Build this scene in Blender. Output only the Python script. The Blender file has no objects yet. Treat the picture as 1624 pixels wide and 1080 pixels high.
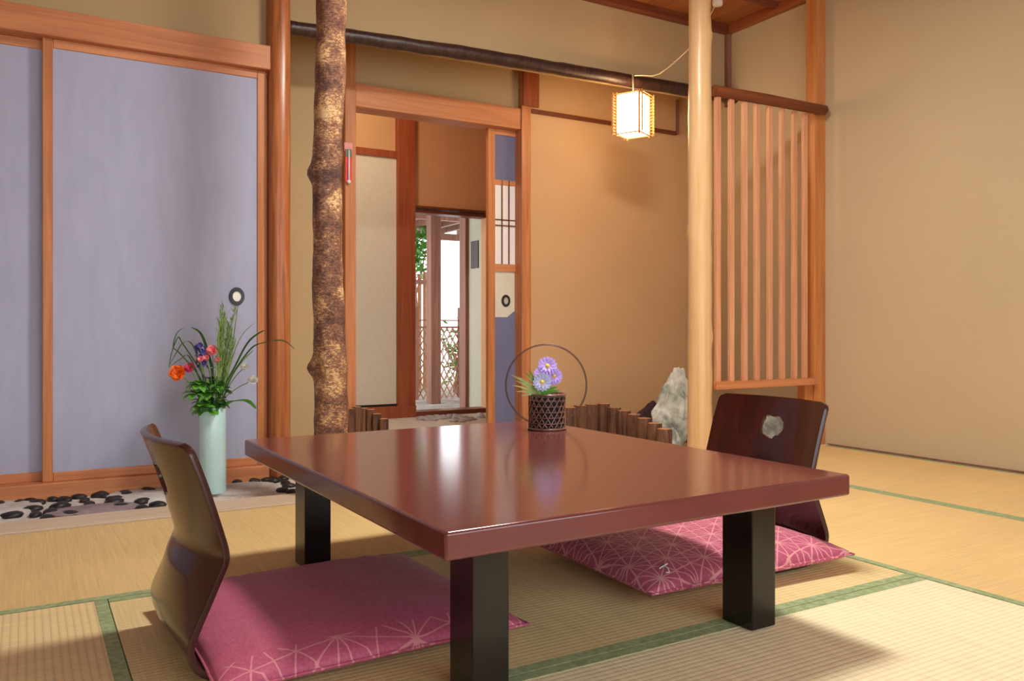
import bpy, bmesh, math, random
from mathutils import Vector, Matrix, noise
random.seed(7)
C = bpy.context.scene.collection
PI = math.pi
F = 1315.0
CAMH = 0.628
VX, VY = 0.506, 0.8625

def P(px, py, X=None, Y=None, z=None):
    """survey helper: the real-world point seen at a pixel, on a known wall / floor plane"""
    dx = (px-812)/F; dz = (520-py)/F
    d = Vector((VX+dx*VY, VY-dx*VX, dz))
    if Y is not None: t = Y/d.y
    elif X is not None: t = X/d.x
    else: t = (z-CAMH)/d.z
    return Vector((0, 0, CAMH)) + d*t

# ------------------------------------------------------------------ materials
def srgb(r, g, b):
    f = lambda c: (c/255/12.92) if c <= 10 else ((c/255+0.055)/1.055)**2.4
    return (f(r), f(g), f(b), 1)

class Mat:
    def __init__(s, name, rough=0.6, spec=0.5, coat=0.0, coat_rough=0.1):
        s.m = bpy.data.materials.new(name); s.m.use_nodes = True
        s.nt = s.m.node_tree; s.b = s.nt.nodes['Principled BSDF']
        s.b.inputs['Roughness'].default_value = rough
        s.b.inputs['Specular IOR Level'].default_value = spec
        s.b.inputs['Coat Weight'].default_value = coat
        s.b.inputs['Coat Roughness'].default_value = coat_rough
    def n(s, t, **kw):
        nd = s.nt.nodes.new(t)
        for k, v in kw.items():
            if k in nd.inputs: nd.inputs[k].default_value = v
            else: setattr(nd, k, v)
        return nd
    def l(s, a, b): s.nt.links.new(a, b)
    def coords(s, scale=(1, 1, 1), rot=(0, 0, 0), src='Object'):
        tc = s.n('ShaderNodeTexCoord'); mp = s.n('ShaderNodeMapping')
        mp.inputs['Scale'].default_value = scale; mp.inputs['Rotation'].default_value = rot
        s.l(tc.outputs[src], mp.inputs['Vector']); return mp.outputs['Vector']
    def noise(s, vec, scale=5, detail=4, rough=0.55, dist=0.0):
        n = s.n('ShaderNodeTexNoise'); n.inputs['Scale'].default_value = scale
        n.inputs['Detail'].default_value = detail; n.inputs['Roughness'].default_value = rough
        n.inputs['Distortion'].default_value = dist
        s.l(vec, n.inputs['Vector']); return n.outputs['Fac']
    def ramp(s, fac, stops):
        r = s.n('ShaderNodeValToRGB'); e = r.color_ramp.elements
        while len(e) > 1: e.remove(e[-1])
        e[0].position = stops[0][0]; e[0].color = stops[0][1]
        for p, c in stops[1:]:
            x = e.new(p); x.color = c
        s.l(fac, r.inputs['Fac']); return r.outputs['Color']
    def math(s, op, a, b=None, c=None):
        n = s.n('ShaderNodeMath'); n.operation = op
        for i, v in enumerate((a, b, c)):
            if v is None: continue
            if isinstance(v, (int, float)): n.inputs[i].default_value = v
            else: s.l(v, n.inputs[i])
        return n.outputs[0]
    def mix(s, fac, a, b):
        n = s.n('ShaderNodeMix'); n.data_type = 'RGBA'
        if isinstance(fac, (int, float)): n.inputs[0].default_value = fac
        else: s.l(fac, n.inputs[0])
        for i, v in ((6, a), (7, b)):
            if isinstance(v, tuple): n.inputs[i].default_value = v
            else: s.l(v, n.inputs[i])
        return n.outputs[2]
    def col(s, c):
        if isinstance(c, tuple): s.b.inputs['Base Color'].default_value = c
        else: s.l(c, s.b.inputs['Base Color'])
        return s
    def bump(s, h, strength=0.3, dist=0.002):
        n = s.n('ShaderNodeBump'); n.inputs['Strength'].default_value = strength
        n.inputs['Distance'].default_value = dist
        s.l(h, n.inputs['Height']); s.l(n.outputs['Normal'], s.b.inputs['Normal'])

def flat(name, c, rough=0.6, spec=0.5, coat=0.0, var=0.12, nscale=30):
    m = Mat(name, rough, spec, coat)
    v = m.noise(m.coords(), nscale, 3)
    d = tuple(x*(1-var) for x in c[:3])+(1,); u = tuple(min(1, x*(1+var)) for x in c[:3])+(1,)
    m.col(m.ramp(v, [(0.3, d), (0.7, u)])); return m.m

def wood(name, light, dark, axis='z', rough=0.45, scale=1.0, coat=0.0, contrast=(0.3, 0.7), bump=0.15):
    m = Mat(name, rough, 0.4, coat)
    sc = {'x': (1.2, 22, 22), 'y': (22, 1.2, 22), 'z': (22, 22, 1.2)}[axis]
    v = m.coords(tuple(k*scale for k in sc))
    a = m.noise(v, 1.6, 6, 0.6, 0.6)
    fine = m.noise(m.coords(tuple(k*scale*(5 if k > 2 else 2) for k in sc)), 1.5, 3)
    f = m.math('ADD', m.math('MULTIPLY', a, 0.72), m.math('MULTIPLY', fine, 0.28))
    m.col(m.ramp(f, [(contrast[0], dark), (contrast[1], light)]))
    m.bump(f, bump, 0.002); return m.m

def plaster(name, c, var=0.05):
    m = Mat(name, 0.9, 0.15)
    v = m.coords()
    big = m.noise(v, 1.7, 3); fine = m.noise(v, 260, 4, 0.7)
    f = m.math('ADD', m.math('MULTIPLY', big, 0.5), m.math('MULTIPLY', fine, 0.5))
    d = tuple(x*(1-var) for x in c[:3])+(1,); u = tuple(x*(1+var) for x in c[:3])+(1,)
    m.col(m.ramp(f, [(0.35, d), (0.65, u)])); m.bump(fine, 0.25, 0.0015); return m.m

def tatami(name, c, axis):
    m = Mat(name, 0.62, 0.35)
    v = m.coords()
    s = m.n('ShaderNodeSeparateXYZ'); m.l(v, s.inputs[0])
    ox, oy = s.outputs[0], s.outputs[1]
    rib, along = (oy, ox) if axis == 'x' else (ox, oy)
    stripe = m.math('ABSOLUTE', m.math('SINE', m.math('MULTIPLY', rib, PI/0.0145)))
    weft = m.math('ABSOLUTE', m.math('SINE', m.math('MULTIPLY', along, PI/0.004)))
    sc = (6, 260, 10) if axis == 'y' else (260, 6, 10)
    streak = m.noise(m.coords(sc), 1.0, 4)
    big = m.noise(v, 2.2, 4)
    f = m.math('ADD', m.math('MULTIPLY', streak, 0.55), m.math('ADD', m.math('MULTIPLY', big, 0.3), m.math('MULTIPLY', m.math('POWER', stripe, 0.5), 0.25)))
    d = tuple(x*0.74 for x in c[:3])+(1,); u = tuple(min(1, x*1.14) for x in c[:3])+(1,)
    m.col(m.ramp(f, [(0.32, d), (0.78, u)]))
    m.bump(m.math('ADD', m.math('POWER', stripe, 0.4), m.math('MULTIPLY', weft, 0.04)), 0.5, 0.0016); return m.m

M = {}
M['wall'] = plaster('sand_plaster', srgb(186, 160, 120))
M['wall_r'] = plaster('sand_plaster_right', srgb(196, 176, 142))
M['wall_warm'] = plaster('ochre_plaster', srgb(204, 164, 120))
M['wall_brown'] = plaster('terracotta_plaster', srgb(202, 152, 112))
M['cream'] = flat('cream_paper', srgb(214, 208, 190), 0.85, 0.1, var=0.03)
M['cedar_z'] = wood('cedar_upright', srgb(212, 142, 88), srgb(164, 96, 54), 'z')
M['cedar_x'] = wood('cedar_along', srgb(214, 146, 98), srgb(178, 108, 66), 'x')
M['cedar_y'] = wood('cedar_cross', srgb(176, 100, 56), srgb(120, 60, 30), 'y')
M['post_z'] = wood('polished_cedar_post', srgb(204, 130, 78), srgb(132, 70, 34), 'z', rough=0.28, scale=1.5)
M['pale_z'] = wood('pale_hinoki', srgb(224, 170, 130), srgb(190, 126, 90), 'z', scale=1.3)
M['pine_log'] = wood('peeled_pine_log', srgb(226, 190, 142), srgb(206, 162, 108), 'z', rough=0.32, scale=0.5, bump=0.05)
M['orange_z'] = wood('orange_post', srgb(212, 142, 82), srgb(172, 102, 52), 'z', rough=0.35)
M['red_z'] = wood('reddish_board', srgb(172, 92, 54), srgb(126, 56, 28), 'z', rough=0.5)
M['brown_x'] = wood('brown_rail', srgb(140, 76, 42), srgb(84, 38, 20), 'x')
M['brown_z'] = wood('bloom_pale_brown_wood', srgb(160, 112, 92), srgb(112, 74, 58), 'z', rough=0.7)  # brown wood, lightened in the colour to imitate lens bloom outdoors
M['ceil'] = wood('ceiling_board', srgb(184, 120, 68), srgb(126, 66, 34), 'y', rough=0.5, scale=0.5)
M['ceil_beam'] = wood('ceiling_beam', srgb(140, 76, 48), srgb(94, 44, 26), 'x')
M['curb'] = wood('pinkish_curb', srgb(220, 202, 174), srgb(204, 180, 150), 'x', bump=0.05)
M['tat_tan_x'] = tatami('tatami_tan_lengthwise', srgb(220, 190, 130), 'x')
M['tat_tan_y'] = tatami('tatami_tan_crosswise', srgb(224, 192, 132), 'y')
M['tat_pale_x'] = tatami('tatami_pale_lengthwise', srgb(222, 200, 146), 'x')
M['tat_white'] = tatami('tatami_faded_sheen', srgb(240, 228, 188), 'x')  # faded straw, with the weave's bright glancing reflection put into the colour
M['tat_pale_y'] = tatami('tatami_pale_crosswise', srgb(228, 204, 150), 'y')

def heri():
    m = Mat('green_brocade', 0.7, 0.2); v = m.coords()
    vor = m.n('ShaderNodeTexVoronoi'); vor.inputs['Scale'].default_value = 55; m.l(v, vor.inputs['Vector'])
    n = m.noise(v, 60, 2)
    base = m.ramp(n, [(0.35, srgb(140, 156, 110)), (0.65, srgb(168, 182, 138))])
    dots = m.ramp(vor.outputs['Distance'], [(0.12, (1, 1, 1, 1)), (0.28, (0, 0, 0, 1))])
    m.col(m.mix(m.math('MULTIPLY', dots, 0.6), base, srgb(122, 146, 144))); m.bump(n, 0.2, 0.001); return m.m
M['heri'] = heri()

def lacquer(name, a, b, rough, spec=0.5, coat=0.0):
    m = Mat(name, rough, spec, coat, 0.12); n = m.noise(m.coords((2, 9, 2)), 3, 5)
    m.col(m.ramp(n, [(0.3, a), (0.7, b)])); m.bump(m.noise(m.coords(), 40, 2), 0.02, 0.001); return m.m
M['table'] = lacquer('reddish_brown_lacquer', srgb(100, 52, 50), srgb(112, 60, 57), 0.14, 0.8)
M['table_edge'] = M['table']
M['black'] = lacquer('black_lacquer', srgb(14, 11, 10), srgb(20, 16, 14), 0.22, 0.5)
M['chair'] = lacquer('dark_red_lacquer', srgb(44, 16, 13), srgb(66, 22, 17), 0.18, 0.6)
M['chair_edge'] = flat('plywood_edge', srgb(60, 32, 28), 0.25)

def fabric(name, mask):
    m = Mat(name, 0.6, 0.3); m.b.inputs['Sheen Weight'].default_value = 0.08
    v = m.coords(); s = m.n('ShaderNodeSeparateXYZ'); m.l(v, s.inputs[0])
    wob = m.math('MULTIPLY', m.math('SUBTRACT', m.noise(v, 18, 2), 0.5), 0.012)
    x = m.math('ADD', s.outputs[0], wob); y = m.math('ADD', s.outputs[1], wob)
    h = 0.082 if not mask else 0.125
    lines = None
    for k in range(6):
        a = PI*k/6 + 0.21
        per = h if k % 2 == 0 else h/math.sqrt(3)
        u = m.math('ADD', m.math('MULTIPLY', x, math.cos(a)/per), m.math('MULTIPLY', y, math.sin(a)/per))
        fr = m.math('ABSOLUTE', m.math('SUBTRACT', m.math('FRACT', u), 0.5))   # 0.5 on the line
        dist = m.math('MULTIPLY', m.math('SUBTRACT', 0.5, fr), per)
        ln = m.math('LESS_THAN', dist, 0.0017)
        lines = ln if lines is None else m.math('MAXIMUM', lines, ln)
    if mask:
        edge = m.math('LESS_THAN', s.outputs[1], -0.232)
        lines = m.math('MULTIPLY', m.math('MULTIPLY', lines, edge), 0.7)
    n = m.noise(m.coords((160, 160, 160)), 1, 3)
    base = m.ramp(n, [(0.3, srgb(170, 74, 102)), (0.7, srgb(192, 94, 126))])
    m.col(m.mix(m.math('MULTIPLY', lines, 0.75), base, srgb(232, 168, 168)))
    m.bump(m.math('ADD', m.math('MULTIPLY', n, 0.3), lines), 0.25, 0.0012); return m.m
M['fab_plain'] = fabric('mauve_satin_border_pattern', True)
M['fab_star'] = fabric('mauve_satin_star_pattern', False)

def paper(name, c, tint=0.05):
    m = Mat(name, 0.75, 0.2); v = m.coords((8, 8, 1.5)); n = m.noise(v, 3, 5)
    d = tuple(x*(1-tint) for x in c[:3])+(1,); u = tuple(min(1, x*(1+tint)) for x in c[:3])+(1,)
    m.col(m.ramp(n, [(0.3, d), (0.7, u)])); m.bump(m.noise(m.coords((300, 300, 60)), 1, 3), 0.08, 0.001); return m.m
M['fusuma'] = paper('lavender_grey_paper', srgb(172, 177, 202))
M['fusuma_dark'] = paper('blue_grey_paper', srgb(112, 114, 142))
M['shoji'] = paper('white_shoji_paper', srgb(235, 232, 228), 0.01)
M['shoji'].node_tree.nodes['Principled BSDF'].inputs['Transmission Weight'].default_value = 0.0

def birch():
    m = Mat('cherry_bark', 0.4, 0.5)
    v = m.coords((34, 34, 70)); a = m.noise(v, 2.2, 9, 0.8, 0.2)
    big = m.noise(m.coords((5, 5, 6)), 1.8, 4)
    f = m.math('ADD', m.math('MULTIPLY', a, 0.62), m.math('MULTIPLY', big, 0.44))
    m.col(m.ramp(f, [(0.44, srgb(58, 32, 26)), (0.51, srgb(120, 78, 60)), (0.565, srgb(160, 112, 80)), (0.60, srgb(232, 192, 124)), (0.67, srgb(214, 182, 156))]))
    m.bump(a, 0.8, 0.006); return m.m
M['birch'] = birch()
def bark(name, a, b, stops=(0.35, 0.7), sc=(3, 60, 60), rough=0.4, bs=0.5, c=None):
    m = Mat(name, rough, 0.5); n = m.noise(m.coords(sc), 1.2, 6, 0.7)
    st = [(stops[0], a), (stops[1], b)]
    if c: st.append((min(1, stops[1]+0.12), c))
    m.col(m.ramp(n, st)); m.bump(n, bs, 0.004); return m.m
M['dark_log'] = bark('dark_bark_log', srgb(34, 20, 18), srgb(78, 50, 42), sc=(60, 18, 18), rough=0.35)
M['stake'] = bark('stake_bark', srgb(48, 28, 20), srgb(140, 92, 60), sc=(50, 50, 5), rough=0.8, c=srgb(170, 120, 80))
M['stake_top'] = flat('stake_cut_top', srgb(196, 144, 104), 0.8, var=0.25)
def rock(name, a, b, c, sc=9):
    m = Mat(name, 0.85, 0.2); v = m.coords(); n = m.noise(v, sc, 8, 0.65, 0.8)
    vo = m.n('ShaderNodeTexVoronoi'); vo.inputs['Scale'].default_value = sc*1.3; vo.feature = 'DISTANCE_TO_EDGE'; m.l(v, vo.inputs['Vector'])
    m.col(m.ramp(n, [(0.36, a), (0.5, b), (0.66, c)]))
    m.bump(n, 0.8, 0.012); return m.m
M['rock'] = rock('pale_green_grey_rock', srgb(128, 136, 126), srgb(184, 188, 176), srgb(226, 226, 218))
M['rock_dark'] = rock('dark_rock', srgb(36, 26, 30), srgb(60, 44, 48), srgb(84, 64, 66))
M['rock_pink'] = rock('pink_rock', srgb(150, 110, 112), srgb(182, 146, 146), srgb(206, 176, 172))
M['pebble'] = flat('black_pebble', srgb(34, 32, 34), 0.45, var=0.4, nscale=60)
M['pebble_grey'] = flat('grey_pebble', srgb(172, 170, 174), 0.5, var=0.3, nscale=60)
M['slab'] = rock('pale_slab', srgb(176, 170, 162), srgb(200, 196, 190), srgb(218, 214, 208), 6)
M['slab_purple'] = rock('mauve_slab', srgb(136, 120, 124), srgb(156, 140, 144), srgb(170, 156, 158), 6)
def gravel():
    m = Mat('white_gravel', 0.8, 0.2); v = m.coords(); vo = m.n('ShaderNodeTexVoronoi'); vo.inputs['Scale'].default_value = 130; m.l(v, vo.inputs['Vector'])
    m.col(m.ramp(m.math('ADD', vo.outputs['Distance'], m.math('MULTIPLY', m.noise(v, 14, 3), 0.4)), [(0.2, srgb(240, 236, 230)), (0.95, srgb(196, 188, 180))]))
    m.bump(vo.outputs['Distance'], 0.5, 0.003); return m.m
M['gravel'] = gravel()
M['celadon'] = flat('celadon_glaze', srgb(190, 228, 232), 0.25, 0.5, var=0.02)
M['leaf'] = flat('fresh_leaf', srgb(92, 162, 52), 0.5, var=0.35, nscale=25)
M['leaf_dark'] = flat('dark_leaf', srgb(50, 96, 42), 0.5, var=0.3)
M['grass'] = flat('grass_green', srgb(136, 170, 92), 0.55, var=0.25)
M['pale_leaf'] = flat('pale_green_leaf', srgb(172, 196, 120), 0.5, var=0.25)
M['stem'] = flat('green_stem', srgb(104, 134, 74), 0.6)
M['orange'] = flat('orange_petal', srgb(244, 112, 20), 0.5, var=0.1)
M['pink'] = flat('pink_petal', srgb(236, 128, 138), 0.5, var=0.1)
M['magenta'] = flat('deep_pink_petal', srgb(206, 60, 100), 0.5)
M['violet'] = flat('deep_violet_petal', srgb(64, 44, 130), 0.5, var=0.2)
M['white_p'] = flat('white_petal', srgb(252, 252, 246), 0.5, var=0.01)
M['lilac'] = flat('lilac_petal', srgb(186, 160, 238), 0.5, var=0.08)
M['bluewhite'] = flat('bluish_white_petal', srgb(196, 206, 246), 0.5, var=0.06)
M['yellow'] = flat('yellow_centre', srgb(238, 214, 90), 0.6)
M['basket'] = flat('dark_bamboo', srgb(118, 84, 74), 0.25, coat=0.5, var=0.4, nscale=80)
M['basket_in'] = flat('dark_liner', srgb(26, 16, 14), 0.8)
M['hoop'] = flat('brown_hoop', srgb(96, 66, 56), 0.35, var=0.2)
M['metal_dark'] = flat('dark_iron', srgb(38, 36, 40), 0.35, var=0.15)
M['pearl'] = flat('ivory_inset', srgb(250, 250, 238), 0.4, var=0.01)
M['glasstube'] = flat('glass_tube', srgb(230, 226, 232), 0.15, var=0.02)
M['red'] = flat('red_board', srgb(220, 48, 34), 0.4)
M['pinkboard'] = flat('pinkish_bracket', srgb(224, 150, 140), 0.5)
M['greenband'] = flat('green_band', srgb(60, 110, 60), 0.4)
M['cord'] = flat('ivory_cord', srgb(222, 200, 160), 0.5)
M['white_plastic'] = flat('white_plastic', srgb(225, 220, 210), 0.4)
M['stick'] = flat('lantern_stick', srgb(206, 140, 74), 0.5, var=0.1)
M['concrete'] = rock('grey_flagstone', srgb(140, 134, 124), srgb(166, 160, 150), srgb(186, 182, 172), 5)
M['pale_ext'] = plaster('pale_green_exterior', srgb(186, 184, 166))
M['bamboo'] = flat('brown_bamboo', srgb(170, 120, 84), 0.5, var=0.2)
M['plaque'] = flat('dark_plaque', srgb(62, 42, 36), 0.6, var=0.2)
M['tree'] = flat('garden_leaf', srgb(84, 148, 56), 0.5, var=0.3)  # green made paler to put the bright outdoor haze into the colour
M['dark_gap'] = flat('dark_groove', srgb(40, 24, 16), 0.8)

def emit(name, c, s):
    m = bpy.data.materials.new(name); m.use_nodes = True; nt = m.node_tree
    nt.nodes.remove(nt.nodes['Principled BSDF']); e = nt.nodes.new('ShaderNodeEmission')
    e.inputs['Color'].default_value = c; e.inputs['Strength'].default_value = s
    nt.links.new(e.outputs[0], nt.nodes['Material Output'].inputs['Surface']); return m
M['lamp_paper'] = emit('glowing_paper', (1, 0.70, 0.38, 1), 17)
M['ceil_glow'] = emit('ceiling_lamp_glow', (1, 0.94, 0.86, 1), 100)
M['corr_glow'] = emit('entry_fill_glow', (1, 0.80, 0.60, 1), 42)  # emission of the fill lamp added in the entry

# ------------------------------------------------------------------ mesh helpers
def box(bm, x0, x1, y0, y1, z0, z1, bev=0.0, seg=2):
    r = bmesh.ops.create_cube(bm, size=1)
    vs = r['verts']
    for v in vs:
        v.co = Vector((x0+(v.co.x+.5)*(x1-x0), y0+(v.co.y+.5)*(y1-y0), z0+(v.co.z+.5)*(z1-z0)))
    if bev > 0:
        es = list({e for v in vs for e in v.link_edges})
        bmesh.ops.bevel(bm, geom=es, offset=bev, segments=seg, profile=0.5, affect='EDGES')

def B(x0, x1, y0, y1, z0, z1, bev=0.0, seg=2):
    bm = bmesh.new(); box(bm, x0, x1, y0, y1, z0, z1, bev, seg); return bm

def tube(bm, pts, rad, n=8, cap=True):
    pts = [Vector(p) for p in pts]
    if isinstance(rad, (int, float)): rad = [rad]*len(pts)
    rings = []; up = None
    for i, p in enumerate(pts):
        t = (pts[min(i+1, len(pts)-1)]-pts[max(i-1, 0)]).normalized()
        if up is None:
            up = Vector((0, 0, 1)) if abs(t.z) < 0.9 else Vector((1, 0, 0))
        a = (up - t*up.dot(t)).normalized(); up = a; b = t.cross(a)
        rings.append([bm.verts.new(p+(a*math.cos(2*PI*k/n)+b*math.sin(2*PI*k/n))*rad[i]) for k in range(n)])
    for r0, r1 in zip(rings, rings[1:]):
        for k in range(n): bm.faces.new((r0[k], r0[(k+1) % n], r1[(k+1) % n], r1[k]))
    if cap:
        bm.faces.new(rings[0][::-1]); bm.faces.new(rings[-1])
    return rings

def lathe(bm, prof, cx=0, cy=0, n=32, ox=None):
    rings = []
    for r, z in prof:
        rings.append([bm.verts.new((cx+r*math.cos(2*PI*k/n), cy+r*math.sin(2*PI*k/n), z)) for k in range(n)])
    for r0, r1 in zip(rings, rings[1:]):
        for k in range(n): bm.faces.new((r0[k], r0[(k+1) % n], r1[(k+1) % n], r1[k]))
    bm.faces.new(rings[0][::-1]); bm.faces.new(rings[-1])

BASE = {}
def link_mesh(name, bm, mat, loc=Vector((0, 0, 0)), parent=None, smooth=False, local=False):
    if parent is not None:
        base = BASE[parent.name]
    else: base = Vector(loc)
    if not local:
        for v in bm.verts: v.co -= base
    bmesh.ops.recalc_face_normals(bm, faces=bm.faces)
    me = bpy.data.meshes.new(name); bm.to_mesh(me); bm.free()
    mats = mat if isinstance(mat, (list, tuple)) else [mat]
    for m in mats: me.materials.append(m)
    if smooth:
        for p in me.polygons: p.use_smooth = True
        if smooth == 'auto':
            try: me.set_sharp_from_angle(angle=math.radians(40))
            except Exception: pass
    o = bpy.data.objects.new(name, me); C.objects.link(o)
    if parent is not None: o.parent = parent
    else: o.location = base
    BASE[o.name] = base
    return o

def tag(o, label, cat, group=None, kind=None):
    if label: o['label'] = label
    if cat: o['category'] = cat
    if group: o['group'] = group
    if kind: o['kind'] = kind
    return o

def center(bm):
    xs = [v.co.x for v in bm.verts]; ys = [v.co.y for v in bm.verts]; zs = [v.co.z for v in bm.verts]
    return Vector(((min(xs)+max(xs))/2, (min(ys)+max(ys))/2, min(zs)))

def solo(name, bm, mat, label, cat, group=None, smooth=False):
    return tag(link_mesh(name, bm, mat, center(bm), None, smooth), label, cat, group)

def thing(name, label, cat, loc, rz=0, group=None):
    o = bpy.data.objects.new(name, None); o.empty_display_size = 0.05; C.objects.link(o)
    o.location = loc; o.rotation_euler = (0, 0, rz); BASE[o.name] = Vector(loc)
    return tag(o, label, cat, group)

def part(name, bm, mat, parent, smooth=False, label=None, local=False):
    o = link_mesh(name, bm, mat, parent=parent, smooth=smooth, local=local)
    if label: o['label'] = label
    return o

def struct(name, bm, mat, label=None, parent=None, smooth=False):
    o = link_mesh(name, bm, mat, Vector((0, 0, 0)), parent, smooth)
    if parent is None:
        o['kind'] = 'structure'
        if label: o['label'] = label; o['category'] = name.split('_')[0]
    return o

def copy_tree(root, loc=None, rz=None, label=None):
    c = root.copy(); C.objects.link(c)
    if loc is not None: c.location = loc
    if rz is not None: c.rotation_euler = (0, 0, rz)
    if label: c['label'] = label
    for ch in list(root.children):
        d = ch.copy(); C.objects.link(d); d.parent = c
        for g in list(ch.children):
            e = g.copy(); C.objects.link(e); e.parent = d
    return c

# ------------------------------------------------------------------ layout constants
XR = 3.72          # right wall
YG = 3.03          # line of the log posts and the slat screen
YF = 3.62          # sliding paper doors on the left
YU = 3.72          # hanging wall above the dark log
YB = 4.10          # recessed back wall with the opening
YE = 5.62          # far wall of the entry hall
ZC = 2.47          # ceiling

# ------------------------------------------------------------------ floors
struct('floor', B(-1.75, XR+.1, -1.6, 2.98, -0.12, -0.045), M['cedar_x'], 'plain board floor under the straw mats')
g = B(-1.75, 3.9, 3.13, 5.6, -0.12, -0.022)
struct('floor_pebble', g, M['gravel'], 'white gravel and mortar bed of the pebble strip and entry')
struct('floor_outside', B(0.5, 7.5, 5.74, 11, -0.2, -0.03), M['concrete'], 'bright grey paving outside the door')
struct('trim_1', B(-1.75, 3.72, 2.967, 3.13, -0.05, 0.002, 0.004), M['curb'], 'pinkish wooden curb between straw mats and pebble strip')

mats = [
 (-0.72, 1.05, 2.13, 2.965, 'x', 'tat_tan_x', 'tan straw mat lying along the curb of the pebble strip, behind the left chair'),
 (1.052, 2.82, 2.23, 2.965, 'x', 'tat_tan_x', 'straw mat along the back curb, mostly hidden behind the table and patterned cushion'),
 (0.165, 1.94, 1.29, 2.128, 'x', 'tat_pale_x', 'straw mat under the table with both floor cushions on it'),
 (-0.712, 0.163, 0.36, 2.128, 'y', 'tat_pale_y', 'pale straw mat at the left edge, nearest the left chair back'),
 (0.165, 1.94, 0.44, 1.288, 'x', 'tat_white', 'palest straw mat in the right foreground in front of the table'),
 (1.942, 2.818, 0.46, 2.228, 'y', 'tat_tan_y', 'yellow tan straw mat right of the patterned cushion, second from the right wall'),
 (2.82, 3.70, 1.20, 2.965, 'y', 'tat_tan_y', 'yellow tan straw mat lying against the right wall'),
]
HW = 0.027
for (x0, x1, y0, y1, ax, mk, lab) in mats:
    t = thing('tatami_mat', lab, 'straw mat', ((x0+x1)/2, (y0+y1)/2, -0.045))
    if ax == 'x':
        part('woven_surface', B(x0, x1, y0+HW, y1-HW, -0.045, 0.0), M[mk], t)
        part('cloth_border', B(x0, x1, y0+.0005, y0+HW, -0.045, 0.001), M['heri'], t, label='green patterned cloth border')
        if y1 < 2.9: part('cloth_border', B(x0, x1, y1-HW, y1-.0005, -0.045, 0.001), M['heri'], t, label='green patterned cloth border')
        else: part('cloth_border', B(x0, x1, y1-.012, y1-.0005, -0.045, -0.001), M['curb'], t)
    else:
        part('woven_surface', B(x0+HW, x1-HW, y0, y1, -0.045, 0.0), M[mk], t)
        part('cloth_border', B(x0+.0005, x0+HW, y0, y1, -0.045, 0.001), M['heri'], t, label='green patterned cloth border')
        part('cloth_border', B(x1-HW, x1-.0005, y0, y1, -0.045, 0.001), M['heri'], t, label='green patterned cloth border')

# ------------------------------------------------------------------ walls
struct('wall_right', B(XR, XR+0.1, -1.6, 5.6, -0.1, 2.75), M['wall_r'], 'plain beige plastered right wall')
struct('baseboard_right', B(XR-0.012, XR, 0.3, 2.98, 0.0, 0.008), M['brown_z'], 'thin dark strip at foot of right wall')
struct('wall_left', B(-1.85, -1.75, -1.6, YF+.2, -0.1, 2.75), M['wall'])
fw = bmesh.new()     # unseen wall behind the camera; wide window added to let fill light in
box(fw, -1.75, XR, -1.7, -1.6, -0.1, 0.35); box(fw, -1.75, XR, -1.7, -1.6, 2.05, 2.75)
box(fw, -1.75, -1.3, -1.7, -1.6, 0.35, 2.05); box(fw, 3.2, XR, -1.7, -1.6, 0.35, 2.05)
struct('wall_front', fw, M['wall'])
wf = bmesh.new()
for x in (-1.3, -0.2, 0.9, 2.0, 3.15): box(wf, x, x+0.05, -1.68, -1.63, 0.35, 2.05)
struct('fill_window', wf, M['cedar_z'])  # frame of the unseen, added window
struct('wall_above_doors', B(-1.75, 0.905, YF+0.03, YF+0.13, 1.80, 2.75), M['wall'], 'beige plaster above the lavender sliding doors')
# nageshi rail over the doors
za = P(428, 111, Y=YF-.03).z; zb = P(428, 73, Y=YF-.03).z
struct('trim_2', B(-1.75, 0.915, YF-0.035, YF+0.05, za, zb, 0.004), M['cedar_x'], 'wide orange cedar rail above the sliding doors')
struct('trim_4', B(-1.75, 0.903, YF-0.03, YF+0.10, -0.05, 0.040, 0.004), M['cedar_x'], 'cedar sill beam under the sliding doors')

def oval(bm, cx, cz, y, rx, rz, depth, r_in=None, n=32):
    # ring or disc standing in the xz plane, front at y
    fo = []; bo = []; fi = []
    for k in range(n):
        a = 2*PI*k/n; c, s = math.cos(a), math.sin(a)
        fo.append(bm.verts.new((cx+rx*c, y-depth, cz+rz*s))); bo.append(bm.verts.new((cx+rx*1.05*c, y, cz+rz*1.05*s)))
        if r_in: fi.append((bm.verts.new((cx+rx*r_in*c, y-depth*0.9, cz+rz*r_in*s)), bm.verts.new((cx+rx*r_in*c, y, cz+rz*r_in*s))))
    for k in range(n):
        j = (k+1) % n
        bm.faces.new((bo[k], bo[j], fo[j], fo[k]))
        if r_in:
            bm.faces.new((fo[k], fo[j], fi[j][0], fi[k][0])); bm.faces.new((fi[k][0], fi[j][0], fi[j][1], fi[k][1]))
    if not r_in: bm.faces.new(fo); bm.faces.new(bo[::-1])

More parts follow.
